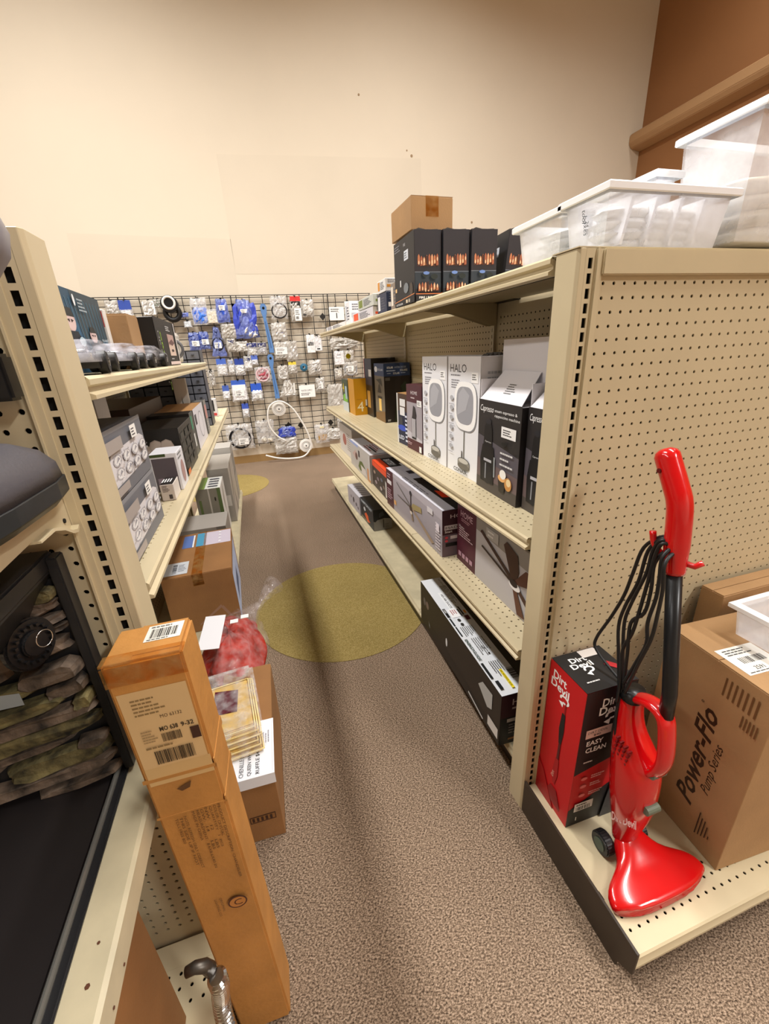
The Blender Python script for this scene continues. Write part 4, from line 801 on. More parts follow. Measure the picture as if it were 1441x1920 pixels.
# far end small boxes
sm = [('cutlery_box', 'navy box with white ticket below the stacked white-and-yellow one', .632, 2.02, 0, .085, .15, .092, '26304A', 'E8E8EC'),
      ('bottle_box', 'white box with an orange band stacked on the navy box', .632, 2.03, .0925, .075, .13, .055, 'E6E4E2', 'D89030'),
      ('narrow_box', 'grey-brown narrow box squeezed behind the first black fire box', .640, 1.87, 0, .05, .11, .115, '8A7C70', 'E8E0D4'),
      ('glass_set_box', 'grey-white box with faint green print, upper of the stack near the far end', .630, 2.235, .0555, .12, .33, .055, 'C8CBC4', '7C8A3C'),
      ('glass_set_box', 'grey-lilac box with an orange corner, lower of the stack near the far end', .630, 2.255, 0, .13, .47, .055, 'D6D3DA', 'E85A30'),
      ('white_appliance_box', 'white printed box standing beyond the two-box stack', .630, 2.79, 0, .11, .12, .135, 'F0F0F4', 'B8BCC8'),
      ('folded_paper_stack', 'low white box at the very far end of the top right shelf', .630, 2.95, 0, .12, .75, .035, 'E8E8EC', 'A8A8B4'),
      ('spray_can_pack', 'dark striped pack leaning beside the white printed box', .76, 2.80, 0, .10, .12, .11, '2C2A30', 'D85A40')]
for nm, lab, x, y, dz, w_, d_, h_, c1, c2 in sm:
    carton(nm, lab, x, y, ZT+dz, w_, d_, h_, 0, cols={'all': c1}, art={'x0': (lambda c2=c2: lambda A: (A.rect(.08, .2, .32, .85, c2), A.lines(.4, .2, .9, .8, 5, '606470')))(), 'y0': (lambda c2=c2: lambda A: (A.rect(.1, .3, .9, .5, c2), A.lines(.15, .6, .85, .9, 3, '606470')))()}, flap=False)
# ================================================================== PLASTIC BINS ON TOP
def bin_(label, x, y, z, w_, d_, h_, group='frosted storage bins', th=.003, taper=.012, ribs=0, note=None, name='storage_bin', M=None):
    T = thing(name, label, 'bin', (x, y, z), 0, group)
    M = M or BIN
    q = MB(); o = taper
    def loop(k, zz, ins=0): return [(k+ins, k+ins, zz), (w_-k-ins, k+ins, zz), (w_-k-ins, d_-k-ins, zz), (k+ins, d_-k-ins, zz)]
    q.loft([loop(o, 0), loop(0, h_)], caps=False); q.loft([loop(o, .003, th), loop(0, h_, th)], caps=False); q.add(loop(o, 0), [(3, 2, 1, 0)]); q.build('bin_wall', M, T)
    q = MB(); q.loft([loop(-.010, h_-.012), loop(-.012, h_-.010), loop(-.012, h_), loop(-.008, h_+.003), loop(.004, h_+.003), loop(.004, h_-.012)], caps=False); q.build('bin_rim', mat('frosted_rim', 'F6F8FC', .3), T)
    for k in range(ribs):
        xx = w_*(k+1)/(ribs+1); q = MB(); q.prism([(xx-.012, .01), (xx-.006, .01), (xx+.012, h_-.012), (xx+.004, h_-.012)], 'y', .012, d_-.012); q.build('divider', mat('frosted_rim', 'F6F8FC', .3), T)
    if note:
        A = Art((0, d_, 0), (0, -1, 0), (0, 0, 1), d_, h_); 
        for k, tx in enumerate(note): A.text(tx, .42+.05*k, .75-.1*k, .10, '4A5058', rot=-80, italic=True)
        A.build(T, 'handwriting')
    return T
def goods(label, x, y, z, w_, d_, h_, hexc, seed, n=5, group='wrapped goods in the bins'):
    T = thing('wrapped_goods', label, 'wrapped goods', (x, y, z), 0, group); r = random.Random(seed); M = mat('cloth_'+hexc.lower(), hexc, .8, noise=.08, nscale=14)
    for i in range(n):
        hh = h_*(i+1)/n
        q = MB(); sec = []
        for j in range(7):
            a = j/6; zz = h_*i/n+ (h_/n)*.9*math.sin(math.pi*min(1, max(0, a)))**.5*.5
            sec.append(a)
        e = h_/n*.5; pts = []
        N_ = 14; rows = []
        for a in range(5):
            t_ = a/4*math.pi; rr = math.sin(t_)**.5 if 0 < a < 4 else .82
            ring = []
            for k in range(N_):
                th_ = 2*math.pi*k/N_; c_, s_ = math.cos(th_), math.sin(th_); p = 5
                f = (abs(c_)**p+abs(s_)**p)**(-1/p)
                jx = r.uniform(.94, 1)
                ring.append((w_/2+w_/2*rr*f*c_*jx, d_/2+d_/2*rr*f*s_*jx, h_*i/n+e-e*.98*math.cos(t_)+r.uniform(-.002, .002)))
            rows.append(ring)
        q.loft(rows); q.build('folded_piece', M, T, smooth=True)
    return T
bins = [('frosted bin at the shelf edge between the corner bin and the black fire boxes', .672, .888, .25, .155, .100, 0, None),
        ('frosted bin with handwriting and slanted dividers, at the corner above the post', .672, .757, .30, .117, .103, 4, ['tool', 'boxes', '24 pc']),
        ('taller frosted bin partly hidden behind the corner bin', .92, .90, .055, .30, .178, 0, None),
        ('large deep frosted bin at the right edge of the frame', 1.000, .752, .50, .165, .228, 0, None)]
for k, (lab, x, y, w_, d_, h_, rb, nt) in enumerate(bins):
    zz = 1.527 if k != 3 else 1.5445
    bin_(lab, x, y, zz, w_, d_, h_, ribs=rb, note=nt)
    c = ('F0EFE6', 'F4F4F2', 'F2EFE8', 'EBDDC2', 'F0EEE8')[k]
    goods(('white paper goods inside the bin next to the black fire boxes', 'white paper goods filling the bin with handwriting', 'white goods in the low bin behind the corner bin', 'cream and yellowish folded cloth filling the large deep bin', 'pale goods in the rearmost bin')[k], x+.02, y+.02, zz+.004, w_-.04, d_-.04, h_*(.72 if k != 3 else .55), c, k, 4)
bx('top_cover', (.60, .736, 1.5245), (1.95, .81, 1.5265), METAL, ER); TB = thing('top_cover', 'flat beige steel cover over the shelving behind the right end display', 'shelf', (0, 0, 0)); bx('cover_sheet', (1.015, .812, 1.541), (1.9, 2.1, 1.5435), METAL, TB); bx('cover_edge', (1.015, .812, 1.52), (1.9, .815, 1.541), METAL, TB)

# ================================================================== RIGHT END DISPLAY CONTENTS
def swirl(A, x, y, s, col):
    P = []; 
    for k in range(15): a = math.radians(200-k*22); P.append((x+s*(.5+.45*math.cos(a)), y+s*A.W/A.H*(.5+.32*math.sin(a))))
    for k in range(14, -1, -1): a = math.radians(200-k*22); P.append((x+s*(.5+.28*math.cos(a)), y+s*A.W/A.H*(.5+.18*math.sin(a))))
    for k in range(14): A.poly([P[k], P[k+1], P[28-k], P[29-k]], col); A.k -= 1
    A.k += 1; A.poly([(x, y+s*.1*A.W/A.H), (x+s*.45, y+s*.28*A.W/A.H), (x+s*.4, y-s*.18*A.W/A.H)], col)
def dd_x(A):
    A.rect(0, 0, 1, 1, 'C8121A'); A.text('Dirt', .12, .90, .055, 'FFFFFF', w=.38, bold=True); A.text('Devil', .08, .845, .055, 'FFFFFF', w=.52, bold=True); swirl(A, .35, .785, .3, 'FFFFFF')
    A.poly([(.50, .40), (.54, .82), (.57, .82), (.56, .40)], '8E0E14'); A.poly([(.46, .62), (.49, .74), (.58, .74), (.60, .62), (.57, .52), (.50, .52)], '151517'); A.poly([(.49, .25), (.51, .52), (.57, .52), (.56, .25)], '5A1418'); A.poly([(.44, .28), (.48, .40), (.58, .40), (.6, .28), (.55, .2), (.48, .2)], 'A81018')
    A.text('Dirt', .49, .24, .02, 'F0C0B0', rot=85); A.poly([(.3, .08), (.45, .17), (.62, .17), (.78, .07), (.75, .05), (.32, .05)], '8E0E14'); A.rect(.02, .02, .2, .06, 'ECECEC')
    A.poly([(.0, 0), (.6, .0), (.2, .2), (0, .25)], 'B00F16')
def dd_y(A):
    A.rect(0, 0, 1, 1, 'C8121A'); A.poly([(0, .42), (0, 1), (1, 1), (1, .50)], '131214'); A.poly([(0, 0), (0, .14), (1, .30), (1, 0)], '232224')
    A.text('Dirt', .34, .88, .055, 'FFFFFF', w=.34, bold=True); A.text('Devil', .30, .825, .055, 'FFFFFF', w=.48, bold=True); swirl(A, .42, .765, .30, 'FFFFFF')
    A.rect(.10, .685, .62, .745, 'E8C8C0'); A.text('DIRT DEVIL', .14, .715, .016, '444444', w=.4); A.text('$40', .26, .692, .016, '222222', w=.14)
    A.text('EASY', .14, .63, .035, 'FFFFFF', w=.34, bold=True); A.text('CLEAN', .14, .58, .035, 'FFFFFF', w=.42, bold=True); A.lines(.14, .50, .4, .52, 1, 'DDDDDD')
    for k, b in enumerate((.38, .32, .25)): A.ell(.22, b, .07, .012, 'F08080', 10); A.lines(.36, b-.014, .66, b+.018, 2, 'F0C8C8', k)
    A.rect(.10, .125, .50, .19, 'F2F2F2'); A.bars(.14, .13, .45, .16, '111111', 16); A.lines(.14, .165, .45, .185, 1, '333333'); A.text('1', .16, .05, .03, 'F2F2F2', bold=True)
    A.poly([(.72, .0), (1, 0), (1, .35), (.86, .3), (.78, .15)], '3A3A3E')
def dd_t(A):
    A.rect(0, 0, 1, 1, '141315'); A.text('Dirt', .22, .72, .13, 'FFFFFF', w=.32, bold=True); A.text('Devil', .15, .57, .13, 'FFFFFF', w=.42, bold=True); swirl(A, .30, .38, .22, 'FFFFFF')
    A.rect(.50, .78, .85, .98, 'D8D2CE'); A.lines(.15, .18, .5, .24, 1, 'DDDDDD'); A.poly([(.72, .5), (.78, .62), (.92, .45), (.95, .3), (.85, .35)], 'B02028')
carton('stick_vacuum_box', 'red and black stick vacuum box standing on the right end display base', .645, .598, .1025, .150, .132, .482, -.5, cols={'all': 'C8121A', 'z1': '141315', 'y0': '131214', 'x1': '1A191B'}, art={'x0': dd_x, 'y0': dd_y, 'z1': dd_t}, M=GLOSS_INK, flap=False)
def pf_x(A):
    C = '35200F'
    A.text('Power-Flo', .64, .19, .085, C, rot=90, bold=True, italic=True, w=1.20); A.text('Pump Series', .775, .33, .052, C, rot=90, italic=True, w=.62); A.text('o', .46, .76, .012, C)
    for k in range(7): A.rect(.60+.045*k, .86-.0*k, .615+.045*k, .95, '6A4A2A')
    for k in range(5): A.rect(.80+.03*k, .78, .812+.03*k, .84, '6A4A2A')
    for k, h_ in enumerate((.14, .12, .12, .10, .06)): A.rect(.74+.03*k, .08+.01*k, .75+.03*k, .08+h_, C)
def pf_t(A):
    A.rect(.04, .28, .30, .60, 'E9E7E0'); A.bars(.10, .40, .26, .47, '444444', 18, seed=5); A.lines(.07, .5, .28, .58, 3, '555555'); A.text('2591', .12, .32, .04, '333333'); A.lines(.06, .29, .28, .31, 1, '555555')
carton('pump_carton', 'large brown carton printed Power-Flo Pump Series on the right end display base', .930, .394, .1025, .42, .262, .556, -3, KRAFT_B, art={'x0': pf_x, 'z1': pf_t})
carton('shipping_carton', 'brown carton top behind the plastic tub at the right edge', 1.13, .665, .1025, .4, .062, .60, 0, KRAFT_B)
T = bin_('small clear plastic tub with a masking-tape note on top of the pump carton', 1.052, .452, .661, .19, .135, .085, group=None, taper=.01, name='plastic_tub')
A = Art((0, -.0005, 0), (1, 0, 0), (0, 0, 1), .19, .085); A.rect(.30, .45, .75, .7, 'C9A26A'); A.text('parts', .38, .5, .14, '4A3A20', italic=True); A.build(T, 'tape_note')
# ---- stick vacuum
V = thing('stick_vacuum', 'glossy red corded stick vacuum standing on the right end display base', 'vacuum cleaner', (0, 0, 0))
def sup(cx, cy, z, a, b, n=20, p=2.6, tilt=0):
    out = []
    for k in range(n):
        t_ = 2*math.pi*k/n; c_, s_ = math.cos(t_), math.sin(t_)
        x = a*abs(c_)**(2/p)*(1 if c_ >= 0 else -1); y = b*abs(s_)**(2/p)*(1 if s_ >= 0 else -1)
        out.append((cx+x, cy+y, z+y*tilt))
    return out
# floor head: flares from the neck to a wide front edge
q = MB(); secs = []
for t_, y, zc, hw, hh in ((0, .515, .150, .036, .032), (.15, .495, .149, .045, .036), (.30, .472, .142, .054, .033), (.45, .450, .136, .078, .027), (.58, .430, .130, .118, .0215), (.75, .408, .126, .136, .0195), (.9, .386, .122, .141, .018), (1, .368, .119, .139, .015)):
    ring = []
    for k in range(24):
        a = 2*math.pi*k/24; c_, s_ = math.cos(a), math.sin(a); p = 4 if t_ > .5 else 2.6
        ring.append((.752+.006*t_+hw*abs(c_)**(2/p)*(1 if c_ >= 0 else -1), y+(.022*(abs(c_)**2)*t_), max(.1045, zc+hh*abs(s_)**(2/p)*(1 if s_ >= 0 else -1))))
    secs.append(ring)
q.loft(secs); q.build('floor_head', RED, V, smooth=True, sub=1)
for sx in (-1, 1):
    q = MB(); q.cyl((.522, .1325), .030, .752+sx*.040, .752+sx*.066, 'x', 28); wh = q.build('wheel', RUBBER, V, bevel=.004)
    q = MB(); q.cyl((.522, .1325), .017, .752+sx*.064, .752+sx*.068, 'x', 20); q.build('wheel_hub', solid('3C4A3E', .5), wh)
# neck + motor body (leaning back), sections follow the measured centre line
q = MB()
body = [(.505, .150, .030, .026), (.507, .170, .030, .024), (.508, .200, .032, .030), (.506, .235, .037, .038), (.508, .28, .043, .046), (.512, .33, .047, .051), (.517, .38, .049, .053), (.522, .42, .049, .052), (.535, .45, .045, .044), (.552, .485, .034, .030), (.561, .52, .029, .024), (.565, .56, .028, .022), (.566, .582, .027, .020)]
q.loft([sup(.745, y, z, a, b, tilt=-.12) for y, z, a, b in body]); q.build('motor_body', RED, V, smooth=True, sub=1)
q = MB(); hp = smooth_path([(.745, .560, .578), (.745, .530, .598), (.745, .500, .604), (.745, .480, .592), (.745, .470, .560), (.745, .463, .52), (.745, .461, .48), (.745, .470, .445), (.745, .49, .420)], 3)
q.tube(hp, [(.022, .013)]*len(hp), 14); q.build('loop_handle', RED, V, smooth=True)
q = MB(); q.loft([sup(.745, .560+.002*k, .578+.011*k, .032-.004*k, .024-.003*k) for k in range(3)]); q.build('dark_top_cap', BLACKP, V, smooth=True)
# vent, latches, white lettering
q = MB()
for i in range(6):
    for j in range(4): q.box((.700-.001, .515+.011*j-.004, .405+.012*i+.004*j), (.712, .519+.011*j-.004, .411+.012*i+.004*j))
q.build('air_vent', solid('7A0A10'), V)
for z in (.44, .33):
    q = MB(); q.cyl((.470 if z > .4 else .461, z), .011, .727, .763, 'x', 14); q.build('latch', solid('5A6152', .4), V)
A = Art((.7075, .520, .222), (0, -1, .9), (0, .35, 1), .09, .03); A.text('Dirt Devil', 0, 0, .8, 'F2C8C8', w=1, bold=True, italic=True)
A.build(V, 'raised_lettering')
# pole, grip, hooks
q = MB(); q.tube([(.745, .482, .60), (.745, .486, .66), (.745, .537, .935)], .0145, 18); q.build('pole', mat('graphite_pole', '1D1E20', .3, .3), V, smooth=True)
q = MB(); gp = smooth_path([(.745, .535, .925), (.745, .540, .96), (.745, .546, 1.01), (.745, .555, 1.065), (.745, .572, 1.10), (.745, .592, 1.135), (.745, .607, 1.162)], 4); n_ = len(gp)
rr = [.0185+.004*min(1, i/6) for i in range(n_)]; rr[-1] = .012; rr[-2] = .019
q.tube(gp, rr, 20); q.build('grip', RED, V, smooth=True)
q = MB(); q.cyl((.592, 1.125), .0045, .720, .7245, 'x', 12); q.build('hanging_hole', solid('5A0508'), V)
q = MB(); q.tube(smooth_path([(.742, .545, .955), (.736, .565, .958), (.73, .578, .975), (.727, .584, 1.0)], 3), .0065, 10); q.build('cord_hook', RED, V, smooth=True)
q = MB(); q.tube([(.752, .53, .95), (.768, .515, .945), (.776, .507, .955)], .006, 10); q.build('cord_hook', RED, V, smooth=True)
cords = [[(.735,.546,.985),(.733,.564,.995),(.733,.601,.954),(.733,.615,.884),(.733,.626,.822),(.733,.649,.749),(.733,.681,.663),(.733,.676,.63),(.74,.62,.60),(.745,.575,.588)],
 [(.74,.55,.98),(.729,.562,.992),(.729,.587,.953),(.729,.595,.875),(.729,.615,.8),(.729,.622,.741),(.729,.608,.667),(.725,.584,.572),(.72,.575,.50),(.715,.57,.44)],
 [(.74,.545,.98),(.723,.557,.992),(.723,.572,.962),(.723,.576,.907),(.723,.596,.822),(.723,.604,.764),(.723,.592,.681),(.723,.578,.597),(.715,.572,.52),(.712,.56,.47)],
 [(.74,.54,.98),(.717,.550,.989),(.717,.56,.958),(.717,.564,.895),(.717,.57,.81),(.717,.576,.755),(.717,.59,.699),(.717,.581,.621),(.712,.575,.56)],
 [(.735,.54,.985),(.711,.540,.965),(.711,.537,.919),(.711,.535,.875),(.711,.541,.811),(.711,.534,.762),(.711,.548,.70),(.715,.57,.62)],
 [(.735,.535,.975),(.705,.528,.958),(.705,.521,.903),(.705,.52,.847),(.705,.522,.785),(.707,.54,.70),(.715,.562,.60)],
 [(.738,.552,.975),(.72,.560,.94),(.72,.556,.88),(.72,.56,.82),(.715,.582,.78),(.715,.575,.70),(.72,.572,.60)]]
for c in cords:
    q = MB(); q.tube(smooth_path(c, 5), .0038, 8); q.build('power_cord', RUBBER, V, smooth=True)

# ================================================================== LEFT MIDDLE SHELF
Z2 = .9985
def ringbox(A):
    A.rect(0, 0, 1, 1, '6C6D74'); A.rect(0, .93, 1, 1, '86878C')
    A.poly([(.16, .18), (.9, .22), (.97, .3), (.97, .62), (.88, .70), (.2, .66), (.14, .55)], 'D8D4D6')
    r = random.Random(4)
    for i in range(4):
        for j in range(2):
            cx, cy = .28+.19*i, .33+.2*j; A.ell(cx, cy, .085, .09, 'B4B0B4', 12); A.ell(cx, cy, .065, .07, 'E6E4E4', 12); A.poly([(cx-.04, cy-.03), (cx+.05, cy+.01), (cx+.02, cy+.05)], '9A979E')
    for k in range(50):
        a, b = r.uniform(.16, .94), r.uniform(.24, .64); A.poly([(a, b), (a+.03, b+.01), (a+.02, b+.035)], r.choice(('8C8A92', 'F4F4F4', 'A8A6AC', '77757E'))); A.k -= 1
    A.k += 1
    A.rect(.02, .08, .34, .20, 'A49B96'); A.rect(.02, .68, .4, .86, 'A49B96'); A.rect(.62, .72, .76, .92, 'F2F0EC'); A.lines(.64, .74, .74, .88, 3, '55555A')
for k, (z, lab) in enumerate(((Z2, 'lower of two grey boxes printed with rings on the left middle shelf'), (Z2+.129, 'upper of two grey boxes printed with rings on the left middle shelf'))):
    carton('candle_holder_box', lab, -.573, .80, z, .300, .318-.02*k*0, .128, 0, cols={'all': '6C6D74', 'z1': '585A62'}, art={'x1': ringbox}, group='grey ring-printed boxes', flap=False)
def simple(c1, c2, seed=1):
    def f(A):
        A.rect(0, 0, 1, 1, c1); A.rect(.1, .45, .9, .85, c2); A.lines(.12, .1, .85, .38, 4, 'BDBDBD', seed)
    return f
def L(name, label, x1, y0, z, w_, d_, h_, c, arts=None, yaw=0, **k):
    return carton(name, label, x1-w_, y0, z, w_, d_, h_, yaw, cols=c, art=arts, flap=False, **k)
L('tool_box_carton', 'pale box with an orange-red drill picture behind the grey ring boxes', -.40, 1.26, Z2, .22, .10, .315, {'all': 'C9C5C2', 'x0': '7C7478'}, {'y0': lambda A: (A.rect(0, 0, .5, 1, '5A5558'), A.rect(.5, 0, 1, 1, 'CFCAC6'), A.poly([(.62, .62), (.82, .70), (.86, .5), (.8, .3), (.70, .32), (.74, .52)], 'E8553A'), A.lines(.55, .75, .95, .95, 4, '8A8684'), A.rect(.02, .4, .4, .46, 'A83A34'))})
L('thin_box', 'thin blue-and-white striped box right behind the grey ring boxes', -.295, 1.135, Z2, .10, .022, .19, {'all': 'E8EAF0'}, {'y0': lambda A: [A.poly([(.7, .1+.1*k), (1, .15+.1*k), (1, .2+.1*k), (.7, .15+.1*k)], '2F4FB0') for k in range(5)], 'x1': lambda A: [A.rect(0, .1+.12*k, 1, .16+.12*k, '2F4FB0') for k in range(5)]})
L('small_carton', 'small white-and-tan open box on the front edge of the left middle shelf', -.262, 1.245, Z2, .035, .085, .050, {'all': 'B8ACA4', 'z1': '2A2624', 'x1': 'D8CFC8'}, {'y0': lambda A: (A.lines(.15, .5, .7, .9, 5, '4A3C38'), A.rect(.55, .1, .8, .35, '3A3030')), 'z1': lambda A: [A.rect(.1+.2*k, .15, .2+.2*k, .6, 'F0F0F0') for k in range(4)]})
L('digital_frame_box', 'white-rimmed box with a dark screen picture on the left middle shelf', -.255, 1.345, Z2, .075, .11, .118, {'all': 'DEDDE2'}, {'y0': lambda A: (A.rect(.06, .0, .9, .86, '574E54'), A.rect(.15, .1, .35, .35, '8E7E88'), A.rect(0, .9, .6, .97, '3A4A20')), 'x1': lambda A: (A.ell(.5, .4, .25, .3, 'B08C88'), A.lines(.1, .75, .9, .95, 2, '888888'))})
def circ(A):
    A.rect(0, 0, 1, 1, '17130F'); 
    for a, b in ((.28, .58), (.50, .66), (.72, .66), (.15, .42)): A.ell(a, b, .14, .14, 'A8988C', 8); A.ell(a, b, .12, .12, 'B8A89C', 8)
    A.poly([(.1, .2), (.75, .32), (.75, .36), (.1, .27)], 'E0DCB8'); A.rect(.1, .02, .9, .12, '2C2620')
L('cookware_box', 'black box with pale round dishes printed on its near side', -.262, 1.50, Z2, .15, .30, .166, {'all': '1C1814', 'x1': '22211E'}, {'y0': circ, 'x1': lambda A: (*[A.rect(.05+.3*i, .12+.2*j, .28+.3*i, .26+.2*j, '3A3A36') for i in range(3) for j in range(4)], A.rect(.02, .02, .2, .12, 'D87840'))})
L('cookware_box', 'dark box with a green tag on its aisle side, behind the dishes box', -.268, 1.83, Z2, .17, .10, .175, {'all': '201A16', 'x1': '4A4C48'}, {'x1': lambda A: (A.rect(.1, .6, .5, .9, '3C8A6A'), A.rect(.2, .2, .5, .5, 'E0DEDA'))})
L('white_card_box', 'tan-topped white box with an outline drawing on its aisle side', -.270, 1.96, Z2, .16, .36, .172, {'all': '3A2C22', 'z1': 'B98A58', 'x1': 'DAD6DA'}, {'x1': lambda A: (A.rect(0, 0, 1, 1, 'DAD6DC'), A.ell(.55, .5, .2, .35, '8C8890', 20), A.ell(.55, .5, .18, .32, 'E2DEE4', 20), A.rect(.05, .6, .2, .85, '44424A')), 'y0': lambda A: A.rect(0, 0, 1, .6, '2A2420')})
L('brown_box', 'dark brown flat box deep on the left middle shelf under the top shelf', -.42, 1.62, Z2+.002, .20, .55, .225, {'all': '38261C', 'z1': '5A4030'}, {'y0': lambda A: (A.rect(.1, .4, .8, .5, '8A7060'), A.rect(.3, .7, .9, .8, 'C8C0B8'))})
L('narrow_white_box', 'narrow white upright box by the drawer cabinets on the left middle shelf', -.33, 2.36, Z2, .06, .04, .29, {'all': 'D6D0C8'}, {'y0': lambda A: (A.poly([(.4, .3), (.6, .35), (.5, .7)], '1A1A1E'), A.rect(.1, .05, .9, .2, 'F2F2F2'))})
L('book_pack', 'grey and pink slim packs on the front of the left middle shelf', -.27, 2.38, Z2, .09, .10, .17, {'all': '6A6864', 'x1': 'A8A29C'}, {'x1': simple('8C8884', 'C88C88')})
# small-parts drawer cabinets
def cabinet(label, x, y, z, w_, d_, cols_, rows_, cw, ch, group='clear drawer cabinets'):
    T = thing('drawer_cabinet', label, 'cabinet', (x, y, z), 0, group); H_ = rows_*ch; W_ = cols_*cw
    q = MB(); q.box((0, .004, 0), (W_, d_, .003)); q.box((0, .004, H_), (W_, d_, H_+.004)); q.box((-.003, .004, 0), (0, d_, H_+.004)); q.box((W_, .004, 0), (W_+.003, d_, H_+.004)); q.box((0, d_-.003, 0), (W_, d_, H_)); q.build('cabinet_shell', mat('smoke_grey_plastic', '3B3D44', .35), T)
    for i in range(cols_):
        for j in range(rows_):
            q = MB(); q.box((i*cw+.0025, 0, j*ch+.004), (i*cw+cw-.0025, .004, j*ch+ch-.002)); q.box((i*cw+.004, .004, j*ch+.004), (i*cw+cw-.004, d_-.01, j*ch+ch*.4))
            dr = q.build('drawer', mat('smoke_clear_plastic', '6B6E78', .2), T)
            q = MB(); q.box((i*cw+cw*.4, -.008, j*ch+ch*.5), (i*cw+cw*.6, 0, j*ch+ch*.62)); q.build('drawer_pull', mat('smoke_grey_plastic', '3B3D44', .35), dr)
cabinet('tall grey clear-drawer cabinet standing at the end of the left middle shelf', -.545, 2.68, Z2, 0, .16, 4, 9, .068, .046)
cabinet('grey clear-drawer cabinet half hidden under the left top shelf', -.60, 2.41, Z2, 0, .14, 3, 6, .066, .05)
L('trap_box', 'small black-and-white box at the end of the left middle shelf', -.27, 3.10, Z2, .05, .05, .12, {'all': 'D8D6D8'}, {'y0': lambda A: (A.rect(.3, .3, .7, .9, '1A1A1E'), A.rect(.1, .05, .9, .2, 'C04040'))})
# ================================================================== LEFT TOP SHELF
Z1 = 1.3525
def poster(A):
    A.rect(0, 0, 1, 1, '264A62'); A.poly([(.38, 1), (1, 1), (1, .45), (.6, .3), (.42, .5)], '33444E'); A.poly([(0, 0), (.45, 0), (.4, .6), (.2, .75), (0, .8)], '1F5476')
    for k in range(14): a = .05+.07*k; A.poly([(a, .1), (a+.012, .1), (a-.06, .9), (a-.07, .9)], '4A7890'); A.k -= 1
    A.k += 1
    for cx, cy, s in ((.25, .62, 1), (.64, .47, .75)):
        A.ell(cx, cy, .10*s, .13*s, 'C8A8A8', 14); A.ell(cx+.01, cy-.02, .08*s, .1*s, 'DCC2BE', 12); A.poly([(cx-.09*s, cy+.05*s), (cx-.06*s, cy+.15*s), (cx+.06*s, cy+.15*s), (cx+.09*s, cy+.05*s)], '2A2E30'); A.poly([(cx-.06*s, cy+.01), (cx-.01, cy+.02*s), (cx-.01, cy-.02*s)], '3A2C30'); A.poly([(cx+.01, cy+.02*s), (cx+.06*s, cy+.01), (cx+.02, cy-.02*s)], '3A2C30'); A.poly([(cx-.2*s, cy-.32*s), (cx-.08*s, cy-.12*s), (cx+.08*s, cy-.12*s), (cx+.2*s, cy-.32*s)], '18222E')
    A.ell(.36, .38, .06, .06, 'B4CCD8', 8); A.ell(.40, .88, .02, .07, 'E8ECEE'); A.lines(.46, .75, .62, .92, 4, 'A8B4BA'); A.rect(.6, .02, .95, .28, '14181C'); A.lines(.64, .05, .9, .24, 4, 'B8C0C4'); A.ell(.57, .14, .02, .07, 'E8ECEE'); A.text('PLANET', .8, .40, .035, 'D8E4EC', w=.16); A.text('PLANET', .8, .35, .035, 'D8E4EC', w=.16)
carton('costume_mask_box', 'blue picture box with two pale masked faces on the left top shelf', -.52, 1.025, Z1, .17, .305, .168, 0, cols={'all': '264A62', 'x1': '264A62'}, art={'x1': poster}, flap=False)
carton('white_edged_box', 'thin white-edged box between the blue picture box and the brown carton', -.50, 1.335, Z1, .155, .025, .150, 0, cols={'all': 'E4E0DA'}, art={'y0': lambda A: A.rect(.8, .7, .98, .95, 'C03A30')}, flap=False)
carton('shipping_carton', 'small plain brown carton behind the toy cars on the left top shelf', -.47, 1.375, Z1, .168, .12, .140, 0, M=KRAFT_B)
def gy_(A):
    A.rect(0, .2, .25, .8, '0E3848'); A.rect(.02, .83, .42, 1, 'E8B814'); A.rect(.15, .87, .28, .96, '8A4A10')
def gx_(A):
    A.rect(0, 0, 1, 1, '101011'); A.text('GROUND', .17, .72, .10, '9ACB30', rot=-90, bold=True, w=.50); A.text('UP SMART', .09, .72, .05, 'F0F0F0', rot=-90, w=.45)
    A.rect(.50, .22, .84, .70, 'D8C0B0'); A.poly([(.50, .45), (.84, .5), (.84, .7), (.5, .7)], 'B89890'); A.poly([(.5, .5), (.7, .6), (.84, .52), (.7, .45)], '6A4A48'); A.ell(.67, .34, .07, .03, '3A302C'); A.lines(.48, .76, .75, .88, 3, 'D8D8D8'); A.lines(.5, .12, .7, .18, 1, 'B8B8B8'); A.rect(.40, .02, 1, .09, 'D8C4C0'); A.rect(.95, .1, 1, 1, 'D8D4D0')
carton('smart_light_box', 'black box with green sideways lettering and a yellow sticker on the left top shelf', -.352, 1.545, Z1, .082, .37, .148, 0, cols={'all': '101011', 'z1': '2A2A2C'}, art={'x1': gx_, 'y0': gy_}, flap=False)
bag2 = thing('clear_wrapped_box', 'clear wrapped curved pack at the end of the left top shelf', 'pack', (-.345, 2.0, Z1))
q = MB(); pillow(q, .03, .10, .065, .07, .12, .14, 5, crum=.4); q.build('plastic_bag', FILM_S, bag2); q = MB(); q.tube(ring_pts(.04, .06, .06, .035), .006, 8, closed=True); q.build('part_inside', solid('5A5A60'), bag2)
